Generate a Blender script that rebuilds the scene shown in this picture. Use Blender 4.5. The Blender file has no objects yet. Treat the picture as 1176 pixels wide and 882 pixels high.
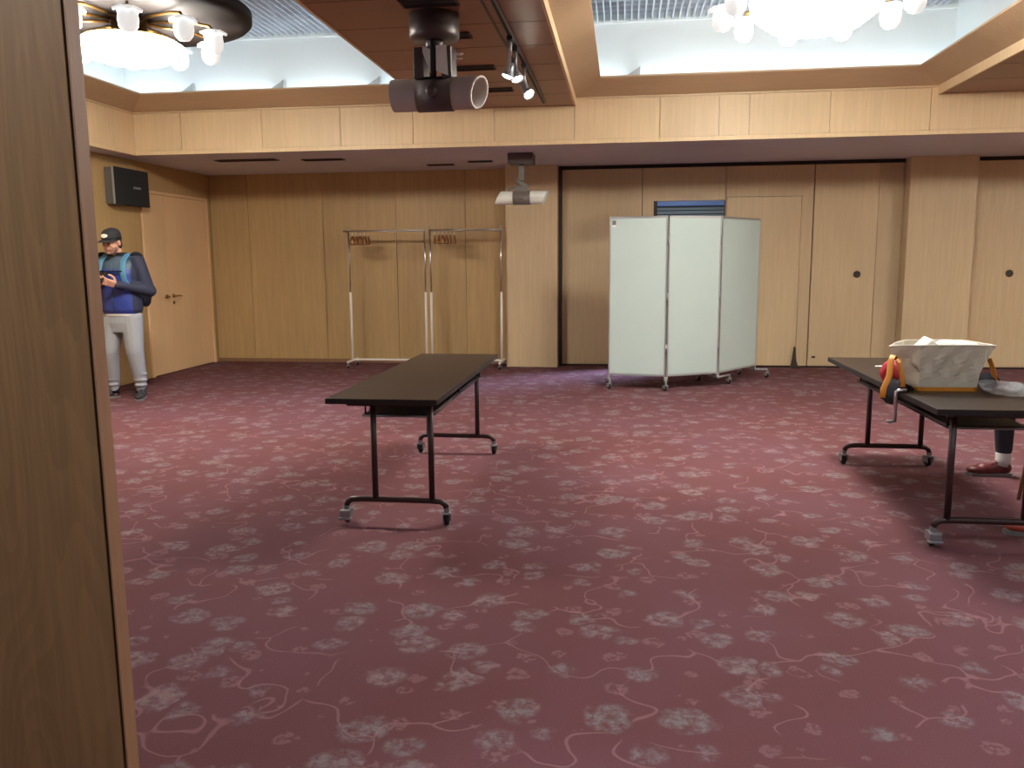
import bpy, bmesh, math, random
from mathutils import Vector, Matrix, Euler
import numpy as np
random.seed(7)
PI = math.pi
SC = bpy.context.scene
COL = SC.collection
V = Vector

# ------------------------------------------------------------------ materials
def nm(name):
    m = bpy.data.materials.new(name); m.use_nodes = True
    nt = m.node_tree; nt.nodes.clear()
    out = nt.nodes.new('ShaderNodeOutputMaterial')
    b = nt.nodes.new('ShaderNodeBsdfPrincipled')
    nt.links.new(b.outputs[0], out.inputs[0])
    return m, nt, b
def nd(nt, t, **k):
    n = nt.nodes.new(t)
    for a, v in k.items():
        if a.startswith('i_'):
            key = a[2:]; key = int(key) if key.isdigit() else key
            n.inputs[key].default_value = v
        else: setattr(n, a, v)
    return n
def math_(nt, op, a, b=None, c=None, clamp=False):
    n = nt.nodes.new('ShaderNodeMath'); n.operation = op; n.use_clamp = clamp
    for i, x in enumerate((a, b, c)):
        if x is None: continue
        if isinstance(x, (int, float)): n.inputs[i].default_value = x
        else: nt.links.new(x, n.inputs[i])
    return n.outputs[0]
def sstep(nt, v, lo, hi):
    n = nt.nodes.new('ShaderNodeMapRange'); n.interpolation_type = 'SMOOTHSTEP'
    nt.links.new(v, n.inputs[0]); n.inputs[1].default_value = lo; n.inputs[2].default_value = hi
    return n.outputs[0]
def mixc(nt, f, a, b, blend='MIX'):
    n = nt.nodes.new('ShaderNodeMix'); n.data_type = 'RGBA'; n.blend_type = blend
    for i, x in ((0, f), (6, a), (7, b)):
        if isinstance(x, (int, float)): n.inputs[i].default_value = x
        elif isinstance(x, tuple): n.inputs[i].default_value = (*x, 1) if len(x) == 3 else x
        else: nt.links.new(x, n.inputs[i])
    return n.outputs[2]
def s2l(c):
    return tuple(((x/255)/12.92 if x/255 <= .04045 else ((x/255+.055)/1.055)**2.4) for x in c)
def plain(name, rgb, rough=.5, metal=0., spec=.5, var=.06, scale=30., emit=0., bump=0., **k):
    m, nt, b = nm(name)
    c = s2l(rgb)
    tc = nd(nt, 'ShaderNodeTexCoord')
    no = nd(nt, 'ShaderNodeTexNoise', i_Scale=scale, i_Detail=3.0); nt.links.new(tc.outputs['Object'], no.inputs['Vector'])
    lo = tuple(max(0, x*(1-var)) for x in c); hi = tuple(min(1, x*(1+var)) for x in c)
    nt.links.new(mixc(nt, no.outputs[0], lo, hi), b.inputs['Base Color'])
    b.inputs['Roughness'].default_value = rough; b.inputs['Metallic'].default_value = metal
    b.inputs['Specular IOR Level'].default_value = spec
    if emit:
        b.inputs['Emission Color'].default_value = (*s2l(k.get('ecol', rgb)), 1); b.inputs['Emission Strength'].default_value = emit
    if bump:
        bp = nd(nt, 'ShaderNodeBump', i_Strength=bump, i_Distance=.002); nt.links.new(no.outputs[0], bp.inputs['Height']); nt.links.new(bp.outputs[0], b.inputs['Normal'])
    return m
def wood(name, rgb, dark=.72, rough=.42, axis='Z', grain=1., cath=0., spec=.35, blotch=.12):
    m, nt, b = nm(name); c = s2l(rgb)
    tc = nd(nt, 'ShaderNodeTexCoord')
    def noise(sc, det=3.):
        s = [sc[0], sc[0], sc[0]]; s['XYZ'.index(axis)] = sc[1]
        mp = nd(nt, 'ShaderNodeMapping'); mp.inputs['Scale'].default_value = s
        nt.links.new(tc.outputs['Object'], mp.inputs['Vector'])
        no = nd(nt, 'ShaderNodeTexNoise', i_Scale=1., i_Detail=det); nt.links.new(mp.outputs[0], no.inputs['Vector'])
        return no.outputs[0], mp
    n1, _ = noise((38*grain, 1.6*grain)); n2, _ = noise((160*grain, 5*grain)); n3, _ = noise((1.3, .5), 2.)
    f = math_(nt, 'ADD', math_(nt, 'MULTIPLY', n1, .6), math_(nt, 'MULTIPLY', n2, .4))
    f = sstep(nt, f, .36, .66)
    if cath:
        mp = nd(nt, 'ShaderNodeMapping'); s = [1., 1., 1.]; s['XYZ'.index(axis)] = .11; mp.inputs['Scale'].default_value = s
        nt.links.new(tc.outputs['Object'], mp.inputs['Vector'])
        w = nd(nt, 'ShaderNodeTexNoise', i_Scale=4.2, i_Detail=1.0); nt.links.new(mp.outputs[0], w.inputs['Vector'])
        r = math_(nt, 'FRACT', math_(nt, 'MULTIPLY', w.outputs[0], 26.))
        r = math_(nt, 'MULTIPLY', sstep(nt, r, 0., .8), cath)
        f = math_(nt, 'SUBTRACT', f, math_(nt, 'SUBTRACT', r, cath*.5), clamp=True)
    col = mixc(nt, f, tuple(x*dark for x in c), c)
    k = math_(nt, 'ADD', 1-blotch, math_(nt, 'MULTIPLY', n3, 2*blotch))
    at = nd(nt, 'ShaderNodeAttribute', attribute_name='tone')
    k = math_(nt, 'ADD', k, at.outputs['Fac'])
    hs = nd(nt, 'ShaderNodeHueSaturation'); nt.links.new(col, hs.inputs['Color']); nt.links.new(k, hs.inputs['Value'])
    nt.links.new(hs.outputs[0], b.inputs['Base Color'])
    b.inputs['Roughness'].default_value = rough; b.inputs['Specular IOR Level'].default_value = spec
    return m
def emitter(name, rgb, s):
    m, nt, b = nm(name)
    b.inputs['Base Color'].default_value = (*s2l(rgb), 1)
    b.inputs['Emission Color'].default_value = (*s2l(rgb), 1); b.inputs['Emission Strength'].default_value = s
    return m
def carpet_mat():
    m, nt, b = nm('carpet')
    tc = nd(nt, 'ShaderNodeTexCoord'); P = tc.outputs['Object']
    def warp(amount, scale):
        no = nd(nt, 'ShaderNodeTexNoise', i_Scale=scale, i_Detail=2.); nt.links.new(P, no.inputs['Vector'])
        v = nd(nt, 'ShaderNodeVectorMath', operation='SUBTRACT'); nt.links.new(no.outputs['Color'], v.inputs[0]); v.inputs[1].default_value = (.5, .5, .5)
        s = nd(nt, 'ShaderNodeVectorMath', operation='SCALE'); nt.links.new(v.outputs[0], s.inputs[0]); s.inputs['Scale'].default_value = amount
        a = nd(nt, 'ShaderNodeVectorMath', operation='ADD'); nt.links.new(P, a.inputs[0]); nt.links.new(s.outputs[0], a.inputs[1])
        return a.outputs[0]
    def vor(vec, scale, rnd=.85, feature='F1'):
        n = nd(nt, 'ShaderNodeTexVoronoi', i_Scale=scale, i_Randomness=rnd, feature=feature, voronoi_dimensions='2D')
        nt.links.new(vec, n.inputs['Vector']); return n
    Wp = warp(.10, 9.)
    big = vor(Wp, 4.2, .9)                                   # where flower clusters sit
    cr = nd(nt, 'ShaderNodeSeparateColor'); nt.links.new(big.outputs['Color'], cr.inputs[0])
    size = math_(nt, 'ADD', .16, math_(nt, 'MULTIPLY', cr.outputs[0], .20))
    mask = sstep(nt, math_(nt, 'SUBTRACT', size, big.outputs['Distance']), -.03, .11)
    mot = nd(nt, 'ShaderNodeTexNoise', i_Scale=22., i_Detail=3., i_Roughness=.6); nt.links.new(P, mot.inputs['Vector'])
    pet = vor(warp(.07, 34.), 40., 1.)
    petal = sstep(nt, math_(nt, 'SUBTRACT', .72, pet.outputs['Distance']), .0, .45)
    mask = math_(nt, 'MULTIPLY', mask, sstep(nt, mot.outputs[0], .32, .60))
    flower = math_(nt, 'MULTIPLY', mask, math_(nt, 'ADD', .38, math_(nt, 'MULTIPLY', petal, .62)))
    small = vor(warp(.06, 14.), 6.3, .95)
    sc_ = nd(nt, 'ShaderNodeSeparateColor'); nt.links.new(small.outputs['Color'], sc_.inputs[0])
    sm = math_(nt, 'MULTIPLY', sstep(nt, math_(nt, 'SUBTRACT', math_(nt, 'MULTIPLY', sc_.outputs[0], .30), small.outputs['Distance']), -.01, .06), petal)
    # curling vines: thin lines wandering between the flowers
    def vine(scale, wob, w, seed):
        mp = nd(nt, 'ShaderNodeMapping'); mp.inputs['Location'].default_value = (seed, seed*1.7, 0); nt.links.new(P, mp.inputs['Vector'])
        no = nd(nt, 'ShaderNodeTexNoise', i_Scale=5.5, i_Detail=0.6); nt.links.new(mp.outputs[0], no.inputs['Vector'])
        vv = nd(nt, 'ShaderNodeVectorMath', operation='SUBTRACT'); nt.links.new(no.outputs['Color'], vv.inputs[0]); vv.inputs[1].default_value = (.5, .5, .5)
        sc = nd(nt, 'ShaderNodeVectorMath', operation='SCALE'); nt.links.new(vv.outputs[0], sc.inputs[0]); sc.inputs['Scale'].default_value = wob
        ad = nd(nt, 'ShaderNodeVectorMath', operation='ADD'); nt.links.new(mp.outputs[0], ad.inputs[0]); nt.links.new(sc.outputs[0], ad.inputs[1])
        e = vor(ad.outputs[0], scale, 1., 'DISTANCE_TO_EDGE')
        return sstep(nt, math_(nt, 'SUBTRACT', w, e.outputs['Distance']), 0., w*.8)
    gate = nd(nt, 'ShaderNodeTexNoise', i_Scale=4.2, i_Detail=0., noise_dimensions='2D'); nt.links.new(P, gate.inputs['Vector'])
    v = vine(2.3, .42, .022, 3.)
    v = math_(nt, 'MULTIPLY', v, sstep(nt, gate.outputs[0], .40, .50))
    fine = nd(nt, 'ShaderNodeTexNoise', i_Scale=260., i_Detail=2.); nt.links.new(P, fine.inputs['Vector'])
    br = nd(nt, 'ShaderNodeTexNoise', i_Scale=.9, i_Detail=2.); nt.links.new(P, br.inputs['Vector'])
    base = mixc(nt, sstep(nt, br.outputs[0], .35, .65), s2l((98, 60, 61)), s2l((101, 65, 70)))
    col = mixc(nt, math_(nt, 'MULTIPLY', sm, .32), base, s2l((146, 112, 112)))
    col = mixc(nt, math_(nt, 'MULTIPLY', v, .34), col, s2l((156, 118, 118)))
    hue = mixc(nt, cr.outputs[1], s2l((122, 119, 116)), s2l((132, 120, 118)))
    col = mixc(nt, math_(nt, 'MULTIPLY', flower, .66), col, hue)
    fv = math_(nt, 'ADD', .55, math_(nt, 'MULTIPLY', fine.outputs[0], .90))
    hs = nd(nt, 'ShaderNodeHueSaturation'); nt.links.new(col, hs.inputs['Color']); nt.links.new(fv, hs.inputs['Value'])
    nt.links.new(hs.outputs[0], b.inputs['Base Color'])
    b.inputs['Roughness'].default_value = .95; b.inputs['Specular IOR Level'].default_value = .15
    bp = nd(nt, 'ShaderNodeBump', i_Strength=.35, i_Distance=.004); nt.links.new(fine.outputs[0], bp.inputs['Height']); nt.links.new(bp.outputs[0], b.inputs['Normal'])
    return m
M = {}
M['carpet'] = carpet_mat()
M['wall'] = wood('honey_veneer', (190, 158, 108), .86, .45)
M['wall_pale'] = wood('pale_oak_veneer', (203, 178, 140), .90, .45)
M['band'] = wood('band_oak_veneer', (224, 195, 152), .9, .45)
M['beam'] = wood('dark_brown_board', (146, 98, 76), .92, .38, axis='X', spec=.45)
M['soffit'] = wood('soffit_board', (208, 208, 218), .96, .6, axis='X')
M['lip'] = wood('cove_lip_veneer', (188, 158, 124), .92, .5, axis='X')
M['leaf'] = wood('leaf_oak_veneer', (132, 102, 68), .80, .45, cath=.45)
M['leaf_edge'] = wood('leaf_edge_oak', (142, 106, 78), .85, .5)
M['door'] = wood('door_veneer', (232, 194, 148), .94, .45)
M['gap'] = plain('dark_gap', (34, 24, 20), .8)
M['white'] = plain('white_plaster', (226, 234, 234), .8, var=.02, scale=3)
M['louver'] = plain('louver_metal', (206, 212, 220), .5, var=.03)
M['jamb'] = plain('dark_jamb', (52, 38, 30), .6)
M['table'] = wood('dark_laminate', (50, 38, 30), .86, .36, axis='Y', spec=.3)
M['steel'] = plain('brown_steel', (58, 38, 36), .4, .2, var=.05)
M['edge'] = plain('black_edge', (26, 20, 20), .45)
M['chrome'] = plain('chrome', (210, 210, 212), .28, 1., var=.02)
M['zinc'] = plain('zinc_grey', (150, 150, 152), .35, .6)
M['rubber'] = plain('black_rubber', (22, 20, 20), .7)
M['wht'] = plain('white_enamel', (236, 230, 220), .4, var=.02)
M['screen'] = plain('screen_cloth', (184, 199, 192), .75, var=.03, scale=4)
M['alu'] = plain('aluminium', (172, 174, 172), .4, .6, var=.03)
M['black'] = plain('black_plastic', (28, 28, 30), .55)
M['grille'] = plain('speaker_grille', (30, 32, 34), .8, var=.4, scale=400, bump=.4)
M['badge'] = plain('grey_badge', (130, 130, 126), .4)
M['silver'] = plain('grey_side', (96, 92, 86), .5)
M['fix_grey'] = plain('fixture_grey', (176, 164, 154), .5)
M['fix_dark'] = plain('fixture_dark', (84, 74, 72), .4, .2)
M['fix_white'] = plain('fixture_white', (226, 226, 214), .5)
M['fix_mid'] = plain('fixture_band', (112, 106, 98), .5)
M['hanger'] = wood('hanger_wood', (150, 92, 52), .8, .4, axis='Y')
M['brass'] = plain('aged_brass', (150, 112, 60), .35, .9)
M['disc'] = plain('bronze_disc', (46, 41, 40), .6, .0, spec=.2)
M['globe'] = emitter('lit_globe', (255, 250, 242), 72.)
M['globe2'] = emitter('lit_globe_bright', (255, 248, 236), 100.)
M['bulb'] = emitter('lit_bulb', (255, 248, 238), 18.)
M['cup'] = plain('frosted_glass', (240, 242, 240), .3, emit=.6)
M['tube'] = emitter('lit_tube', (226, 240, 255), 20.)
M['lens'] = emitter('lit_lens', (255, 246, 228), 30.)
M['fill_glow'] = emitter('fill_diffuser', (236, 243, 255), 15.)
M['blue'] = plain('blue_box', (120, 146, 184), .5)
M['slat'] = plain('grey_slat', (140, 150, 140), .5)
M['grey_wall'] = plain('grey_wall', (150, 158, 165), .8)

# ------------------------------------------------------------------ mesh builder
class MB:
    def __init__(s): s.v = []; s.f = []; s.mi = []; s.tone = []; s.sm = []
    def raw(s, vs, fs, mi=0, tone=0., mat=None, smooth=False):
        o = len(s.v)
        for p in vs:
            p = V(p); s.v.append(mat @ p if mat else p)
        for f in fs:
            s.f.append([i+o for i in f]); s.mi.append(mi); s.tone.append(tone); s.sm.append(smooth)
        return s
    def box(s, x0, x1, y0, y1, z0, z1, mi=0, tone=0., bev=0., mat=None):
        if bev:
            bm = bmesh.new(); bmesh.ops.create_cube(bm, size=1)
            for v in bm.verts: v.co = V(((x0+x1)/2+v.co.x*(x1-x0), (y0+y1)/2+v.co.y*(y1-y0), (z0+z1)/2+v.co.z*(z1-z0)))
            bmesh.ops.bevel(bm, geom=bm.edges[:], offset=bev, segments=2, affect='EDGES', profile=.5)
            bm.verts.index_update()
            s.raw([v.co.copy() for v in bm.verts], [[v.index for v in f.verts] for f in bm.faces], mi, tone, mat); bm.free(); return s
        vs = [(x, y, z) for x in (x0, x1) for y in (y0, y1) for z in (z0, z1)]
        return s.raw(vs, [(0, 1, 3, 2), (4, 6, 7, 5), (0, 4, 5, 1), (2, 3, 7, 6), (0, 2, 6, 4), (1, 5, 7, 3)], mi, tone, mat)
    def tube(s, pts, r, n=10, mi=0, close=False, flat=None, cap=True):
        pts = [V(p) for p in pts]; N = len(pts); rs = r if isinstance(r, (list, tuple)) else [r]*N
        vs = []; prev = None
        for i, p in enumerate(pts):
            if close: t = pts[(i+1) % N]-pts[i-1]
            else: t = pts[min(i+1, N-1)]-pts[max(i-1, 0)]
            t.normalize()
            if prev is None:
                a = V((0, 0, 1)) if abs(t.z) < .9 else V((1, 0, 0)); u = t.cross(a).normalized()
            else:
                u = prev-t*prev.dot(t)
                u = u.normalized() if u.length > 1e-6 else t.orthogonal().normalized()
            prev = u; w = t.cross(u)
            for k in range(n):
                a = 2*PI*k/n
                vs.append(p+u*math.cos(a)*rs[i]+w*math.sin(a)*rs[i]*(flat or 1))
        fs = []
        for i in range(N if close else N-1):
            j = (i+1) % N
            for k in range(n): fs.append((i*n+k, i*n+(k+1) % n, j*n+(k+1) % n, j*n+k))
        if not close and cap: fs += [tuple(range(n))[::-1], tuple((N-1)*n+k for k in range(n))]
        return s.raw(vs, fs, mi, smooth=True)
    def lathe(s, prof, n=24, c=(0, 0, 0), mi=0, mat=None, smooth=True):
        vs = []; fs = []; m = len(prof); c = V(c)
        for k in range(n):
            a = 2*PI*k/n
            for r, z in prof: vs.append(c+V((r*math.cos(a), r*math.sin(a), z)))
        for k in range(n):
            j = (k+1) % n
            for i in range(m-1): fs.append((k*m+i, j*m+i, j*m+i+1, k*m+i+1))
        if prof[0][0] > 1e-6: fs.append(tuple(k*m for k in range(n))[::-1])
        if prof[-1][0] > 1e-6: fs.append(tuple(k*m+m-1 for k in range(n)))
        return s.raw(vs, fs, mi, mat=mat, smooth=smooth)
    def sphere(s, c, r, n=16, mi=0, mat=None):
        rr = (r, r, r) if isinstance(r, (int, float)) else r; h = n//2; vs = []; fs = []
        for i in range(h+1):
            t = PI*i/h
            for k in range(n):
                a = 2*PI*k/n; vs.append(V(c)+V((rr[0]*math.sin(t)*math.cos(a), rr[1]*math.sin(t)*math.sin(a), rr[2]*math.cos(t))))
        for i in range(h):
            for k in range(n): fs.append((i*n+k, (i+1)*n+k, (i+1)*n+(k+1) % n, i*n+(k+1) % n))
        return s.raw(vs, fs, mi, mat=mat, smooth=True)
    def prism(s, poly, d0, d1, axis='Y', mi=0, mat=None, tone=0.):
        n = len(poly)
        def P(a, b, d): return {'Y': (a, d, b), 'X': (d, a, b), 'Z': (a, b, d)}[axis]
        vs = [P(a, b, d0) for a, b in poly]+[P(a, b, d1) for a, b in poly]
        fs = [tuple(range(n)), tuple(range(2*n-1, n-1, -1))]+[(i, i+n, (i+1) % n+n, (i+1) % n) for i in range(n)]
        return s.raw(vs, fs, mi, tone, mat)
    def loft(s, rings, mi=0, caps=True, mat=None):
        n = len(rings[0]); vs = [p for r in rings for p in r]; fs = []
        for i in range(len(rings)-1):
            for k in range(n): fs.append((i*n+k, i*n+(k+1) % n, (i+1)*n+(k+1) % n, (i+1)*n+k))
        if caps: fs += [tuple(range(n))[::-1], tuple((len(rings)-1)*n+k for k in range(n))]
        return s.raw(vs, fs, mi, mat=mat, smooth=True)
    def cap(s, p0, r0, p1, r1, n=14):
        s.sphere(p0, r0, n); s.sphere(p1, r1, n)
        return s.tube([p0, p1], [r0, r1], n)
    def mesh(s, name, mats):
        me = bpy.data.meshes.new(name); me.from_pydata([tuple(v) for v in s.v], [], s.f)
        for m in mats: me.materials.append(m)
        me.polygons.foreach_set('material_index', s.mi); me.polygons.foreach_set('use_smooth', s.sm)
        if any(s.tone):
            a = me.attributes.new('tone', 'FLOAT', 'FACE'); a.data.foreach_set('value', s.tone)
        me.update()
        bm = bmesh.new(); bm.from_mesh(me); bmesh.ops.recalc_face_normals(bm, faces=bm.faces); bm.to_mesh(me); bm.free()
        return me
    def build(s, name, mats, parent=None):
        if not isinstance(mats, (list, tuple)): mats = [mats]
        return link(name, s.mesh(name, mats), parent)
def link(name, me, parent=None):
    o = bpy.data.objects.new(name, me); COL.objects.link(o)
    if parent: o.parent = parent
    return o
def tag(o, label, cat, group=None):
    o['label'] = label; o['category'] = cat
    if group: o['group'] = group
    return o
def thing(name, label, cat, loc=(0, 0, 0), rz=0., group=None):
    o = bpy.data.objects.new(name, None); COL.objects.link(o); o.location = loc; o.rotation_euler = (0, 0, rz)
    o.empty_display_size = .1
    return tag(o, label, cat, group)
def struct(name, mb, mats):
    o = mb.build(name, mats); o['kind'] = 'structure'; return o
def dup(root, loc=None, rz=None, label=None, group=None):
    def rec(o, p):
        c = o.copy(); COL.objects.link(c); c.parent = p
        for ch in [x for x in SC.objects if x.parent == o]: rec(ch, c)
        return c
    kids = {}
    r = root.copy(); COL.objects.link(r)
    for ch in [x for x in SC.objects if x.parent == root]: rec(ch, r)
    if loc is not None: r.location = loc
    if rz is not None: r.rotation_euler = (0, 0, rz)
    if label: r['label'] = label
    if group: r['group'] = group
    return r
def remesh(mb, name, voxel, smooth=3):
    me = mb.mesh(name+'_src', [])
    o = bpy.data.objects.new(name+'_src', me); COL.objects.link(o)
    r = o.modifiers.new('r', 'REMESH'); r.mode = 'VOXEL'; r.voxel_size = voxel; r.use_smooth_shade = True
    if smooth:
        s = o.modifiers.new('s', 'SMOOTH'); s.factor = .5; s.iterations = smooth
    dg = bpy.context.evaluated_depsgraph_get(); dg.update()
    out = bpy.data.meshes.new_from_object(o.evaluated_get(dg), depsgraph=dg)
    out.name = name
    bpy.data.objects.remove(o); bpy.data.meshes.remove(me)
    return out
def paint(me, mats, fn):
    me.materials.clear()
    for m in mats: me.materials.append(m)
    for p in me.polygons: p.material_index = fn(p.center, p.normal); p.use_smooth = True
    return me
T = lambda: random.uniform(-.05, .05)

# ------------------------------------------------------------------ room
XL, XR, YB, YF = -5.76, 8.4, 11.2, -4.0
ZS, ZB, ZC = 2.61, 3.0, 3.87          # soffit, beam underside, louvre
BAND_Y, BAND_T = 9.0, 3.08
struct('floor', MB().box(XL-.3, XR+.3, YF-.3, 15.2, -.12, 0), M['carpet'])
# left wall with a hole-free panelled face; the double door stands in front of its own recess
w = MB(); w.box(XL-.2, XL-.012, YF, YB+.2, 0, 4.1, 1)
ys = [YF, -2.6, -1.4, -.2, 1., 2.2, 3.4, 4.6, 5.8, 7., 8.25, 9.47]
for a, b in zip(ys[:-1], ys[1:]): w.box(XL-.012, XL, a+.003, b-.003, .0, ZS, 0, T())
w.box(XL-.012, XL, 9.473, 11.10, 2.29, ZS, 0, T()); w.box(XL-.012, XL, 11.10, YB, 0, ZS, 0, -.12)
struct('wall_left', w, [M['wall'], M['gap']])
# back wall behind the clothes racks
w = MB(); w.box(XL-.2, -1.3, YB+.012, YB+.2, 0, 4.1, 1)
xs = [XL, -5.20, -4.12, -3.08, -2.12, -1.5]
for a, b in zip(xs[:-1], xs[1:]): w.box(a+.003, b-.003, YB, YB+.012, .0, ZS, 0, T())
struct('wall_back', w, [M['wall'], M['gap']])
struct('baseboard_back', MB().box(XL, -1.52, YB-.012, YB-.001, 0, .05), M['leaf_edge'])
struct('wall_right', MB().box(XR, XR+.2, YF, YB+.3, 0, 4.1), M['wall_pale'])
w = MB(); w.box(XL-.2, XR+.2, YF-.2, YF, 0, 4.1)
struct('wall_front', w, M['wall_pale'])
# pillars
def pillar(name, x0, x1, y0):
    p = MB(); p.box(x0, x1, y0, YB+.2, .0, ZS+.05, 0, T(), bev=.004); return struct(name, p, M['wall_pale'])
pillar('pillar', -1.52, -.845, 10.85); pillar('pillar', 3.45, 4.225, 10.85)
# movable partition in its track
track = MB()
for x0, x1 in ((-.845, 3.45), (4.225, XR)):
    track.box(x0, x1, 11.06, 11.16, 2.565, ZS+.02)
struct('trim_1', track, M['gap'])
sill = MB(); sill.box(-.845, .387, 11.065, 11.14, 0, .02); sill.box(1.29, 3.45, 11.065, 11.14, 0, .02); sill.box(4.225, XR, 11.065, 11.14, 0, .02)
struct('trim_2', sill, M['gap'])
def panel(x0, x1, z0=.022, z1=2.562, name='partition_panel', mat='wall_pale', y0=11.05):
    p = MB(); p.box(x0, x1, y0, 11.13, z0, z1, 0, T(), bev=.003); return struct(name, p, M[mat])
struct('trim_3', MB().box(-.845, -.80, 11.03, 11.13, 0, 2.565), M['jamb'])
panel(-.797, .235)
pp = MB(); pp.box(.243, .385, 11.05, 11.13, .022, 2.562); pp.box(.385, 1.286, 11.05, 11.13, 2.145, 2.562); struct('partition_panel', pp, M['wall_pale'])
jb = MB(); jb.box(.385, .43, 11.04, 11.135, .0, 2.145); struct('trim_4', jb, M['jamb'])
bk = MB(); bk.box(.20, .28, 11.131, 11.145, .0, 2.57); bk.box(1.286, 1.312, 11.131, 11.145, 0, 2.57); struct('seam_light_stop', bk, M['gap'])  # backing strips added behind the seams to stop light leaking from the next room
# pass door set in the third panel
pp = MB(); pp.box(1.294, 1.302, 11.05, 11.13, .022, 2.562); pp.box(2.230, 2.368, 11.05, 11.13, .022, 2.562); pp.box(1.302, 2.230, 11.05, 11.13, 2.182, 2.562)
pp.box(1.30, 2.235, 11.10, 11.128, .022, 2.19, 1); struct('partition_panel', pp, [M['wall_pale'], M['gap']])
d2 = struct('door_2', MB().box(1.307, 2.225, 11.05, 11.095, .024, 2.177, 0, .02), M['wall_pale'])
pp = MB(); pp.box(2.368, 2.382, 11.09, 11.13, .0, 2.562); struct('trim_5', pp, M['gap'])
p4 = panel(2.382, 3.150); panel(3.155, 3.445)
pp5 = panel(4.232, 5.02); panel(5.03, 6.2); panel(6.21, 7.3); panel(7.31, XR)
def pull(x, z, parent):
    h = MB(); mt = Matrix.Translation((x, 11.05, z)) @ Matrix.Rotation(PI/2, 4, 'X')
    h.lathe([(.0, .0), (.040, .0), (.046, .004), (.046, .010), (.040, .012), (.036, .006), (0, .004)], 8, mat=mt, smooth=False)
    o = h.build('door_pull', M['jamb'], parent); o['label'] = 'dark round recessed pull'; return o
pull(2.938, 1.195, p4); pull(4.741, 1.196, pp5)
lp = MB().box(2.43, 2.475, 11.044, 11.05, .125, .150, bev=.002).build('latch_plate', M['jamb'], p4)
# little dark wedge at the foot of the pass door
ws = MB(); ws.prism([(2.168, 0), (2.262, 0), (2.232, .10), (2.218, .27), (2.204, .27), (2.186, .10)], 10.99, 11.045)
ws.prism([(2.160, 0), (2.270, 0), (2.270, .015), (2.160, .015)], 10.95, 11.045)
tag(ws.build('door_wedge', M['jamb']), 'dark tapered wedge at the foot of the partition door, right of the folding screen', 'door stop')

# double door in the left wall
DY0, DY1, DZ = 9.50, 11.08, 2.255
d = MB()
d.box(XL-.02, XL+.018, DY0-.02, DY0+.025, 0, DZ+.03); d.box(XL-.02, XL+.018, DY1-.025, DY1+.02, 0, DZ+.03); d.box(XL-.02, XL+.018, DY0, DY1, DZ-.005, DZ+.03)
door1 = struct('door_1', d, M['door'])
ym = 9.98
l1 = MB().box(XL-.01, XL+.008, DY0+.028, ym-.003, .012, DZ-.01, 0, -.03).build('narrow_leaf', M['door'], door1)
l2 = MB().box(XL-.01, XL+.008, ym+.003, DY1-.028, .012, DZ-.01, 0, .03).build('wide_leaf', M['door'], door1)
h = MB()
for s, y in ((1, ym+.09), ):
    h.lathe([(0, 0), (.026, 0), (.026, .008), (.012, .012), (.010, .05), (0, .05)], 14, mat=Matrix.Translation((XL+.008, y, .985)) @ Matrix.Rotation(PI/2, 4, 'Y'))
    h.tube([(XL+.055, y, .985), (XL+.058, y+.05, .988), (XL+.058, y+.12, .98)], .010, 10)
    h.lathe([(0, 0), (.022, 0), (.022, .008), (0, .010)], 14, mat=Matrix.Translation((XL+.008, y, .90)) @ Matrix.Rotation(PI/2, 4, 'Y'))
h.build('door_handle', M['brass'], l2)
h = MB(); y = ym-.07
h.lathe([(0, 0), (.024, 0), (.024, .008), (.012, .012), (.010, .045), (0, .045)], 14, mat=Matrix.Translation((XL+.008, y, .985)) @ Matrix.Rotation(PI/2, 4, 'Y'))
h.tube([(XL+.05, y, .985), (XL+.052, y-.05, .985), (XL+.052, y-.10, .98)], .009, 10)
h.build('door_handle', M['brass'], l1)
o = MB().box(XL, XL+.008, 9.08, 9.15, .22, .335, bev=.003)
for z in (.255, .30):
    o.box(XL+.008, XL+.0095, 9.10, 9.106, z-.012, z+.012, 1); o.box(XL+.008, XL+.0095, 9.122, 9.128, z-.012, z+.012, 1)
tag(o.build('wall_outlet', [M['wht'], M['gap']]), 'white outlet plate low on the wall behind the standing man', 'outlet')

# next room behind the doorway
g = MB(); g.box(-1.2, 4.2, 14.0, 14.1, 0, 3); g.box(-1.3, -1.2, 11.4, 14.1, 0, 3); g.box(4.2, 4.3, 11.4, 14.1, 0, 3)
struct('wall_adjoining', g, M['grey_wall'])
struct('ceiling_adjoining', MB().box(-1.3, 4.3, 11.2, 14.1, 2.7, 2.8), M['white'])
sh = thing('roller_shutter', 'grey slatted shutter under a blue box seen through the doorway above the screen', 'shutter', (.9, 13.7, 0))
MB().box(-1.5, 1.5, -.10, .10, 2.235, 2.42, bev=.01).build('shutter_box', M['blue'], sh)
c = MB()
for i in range(36):
    z = 2.225-i*.06
    c.box(-1.45, 1.45, -.015+.02, .045, z-.05, z, 0, bev=.006); c.box(-1.45, 1.45, .02, .03, z-.06, z-.05, 1)
c.build('curtain_slats', [M['slat'], M['gap']], sh)

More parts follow.
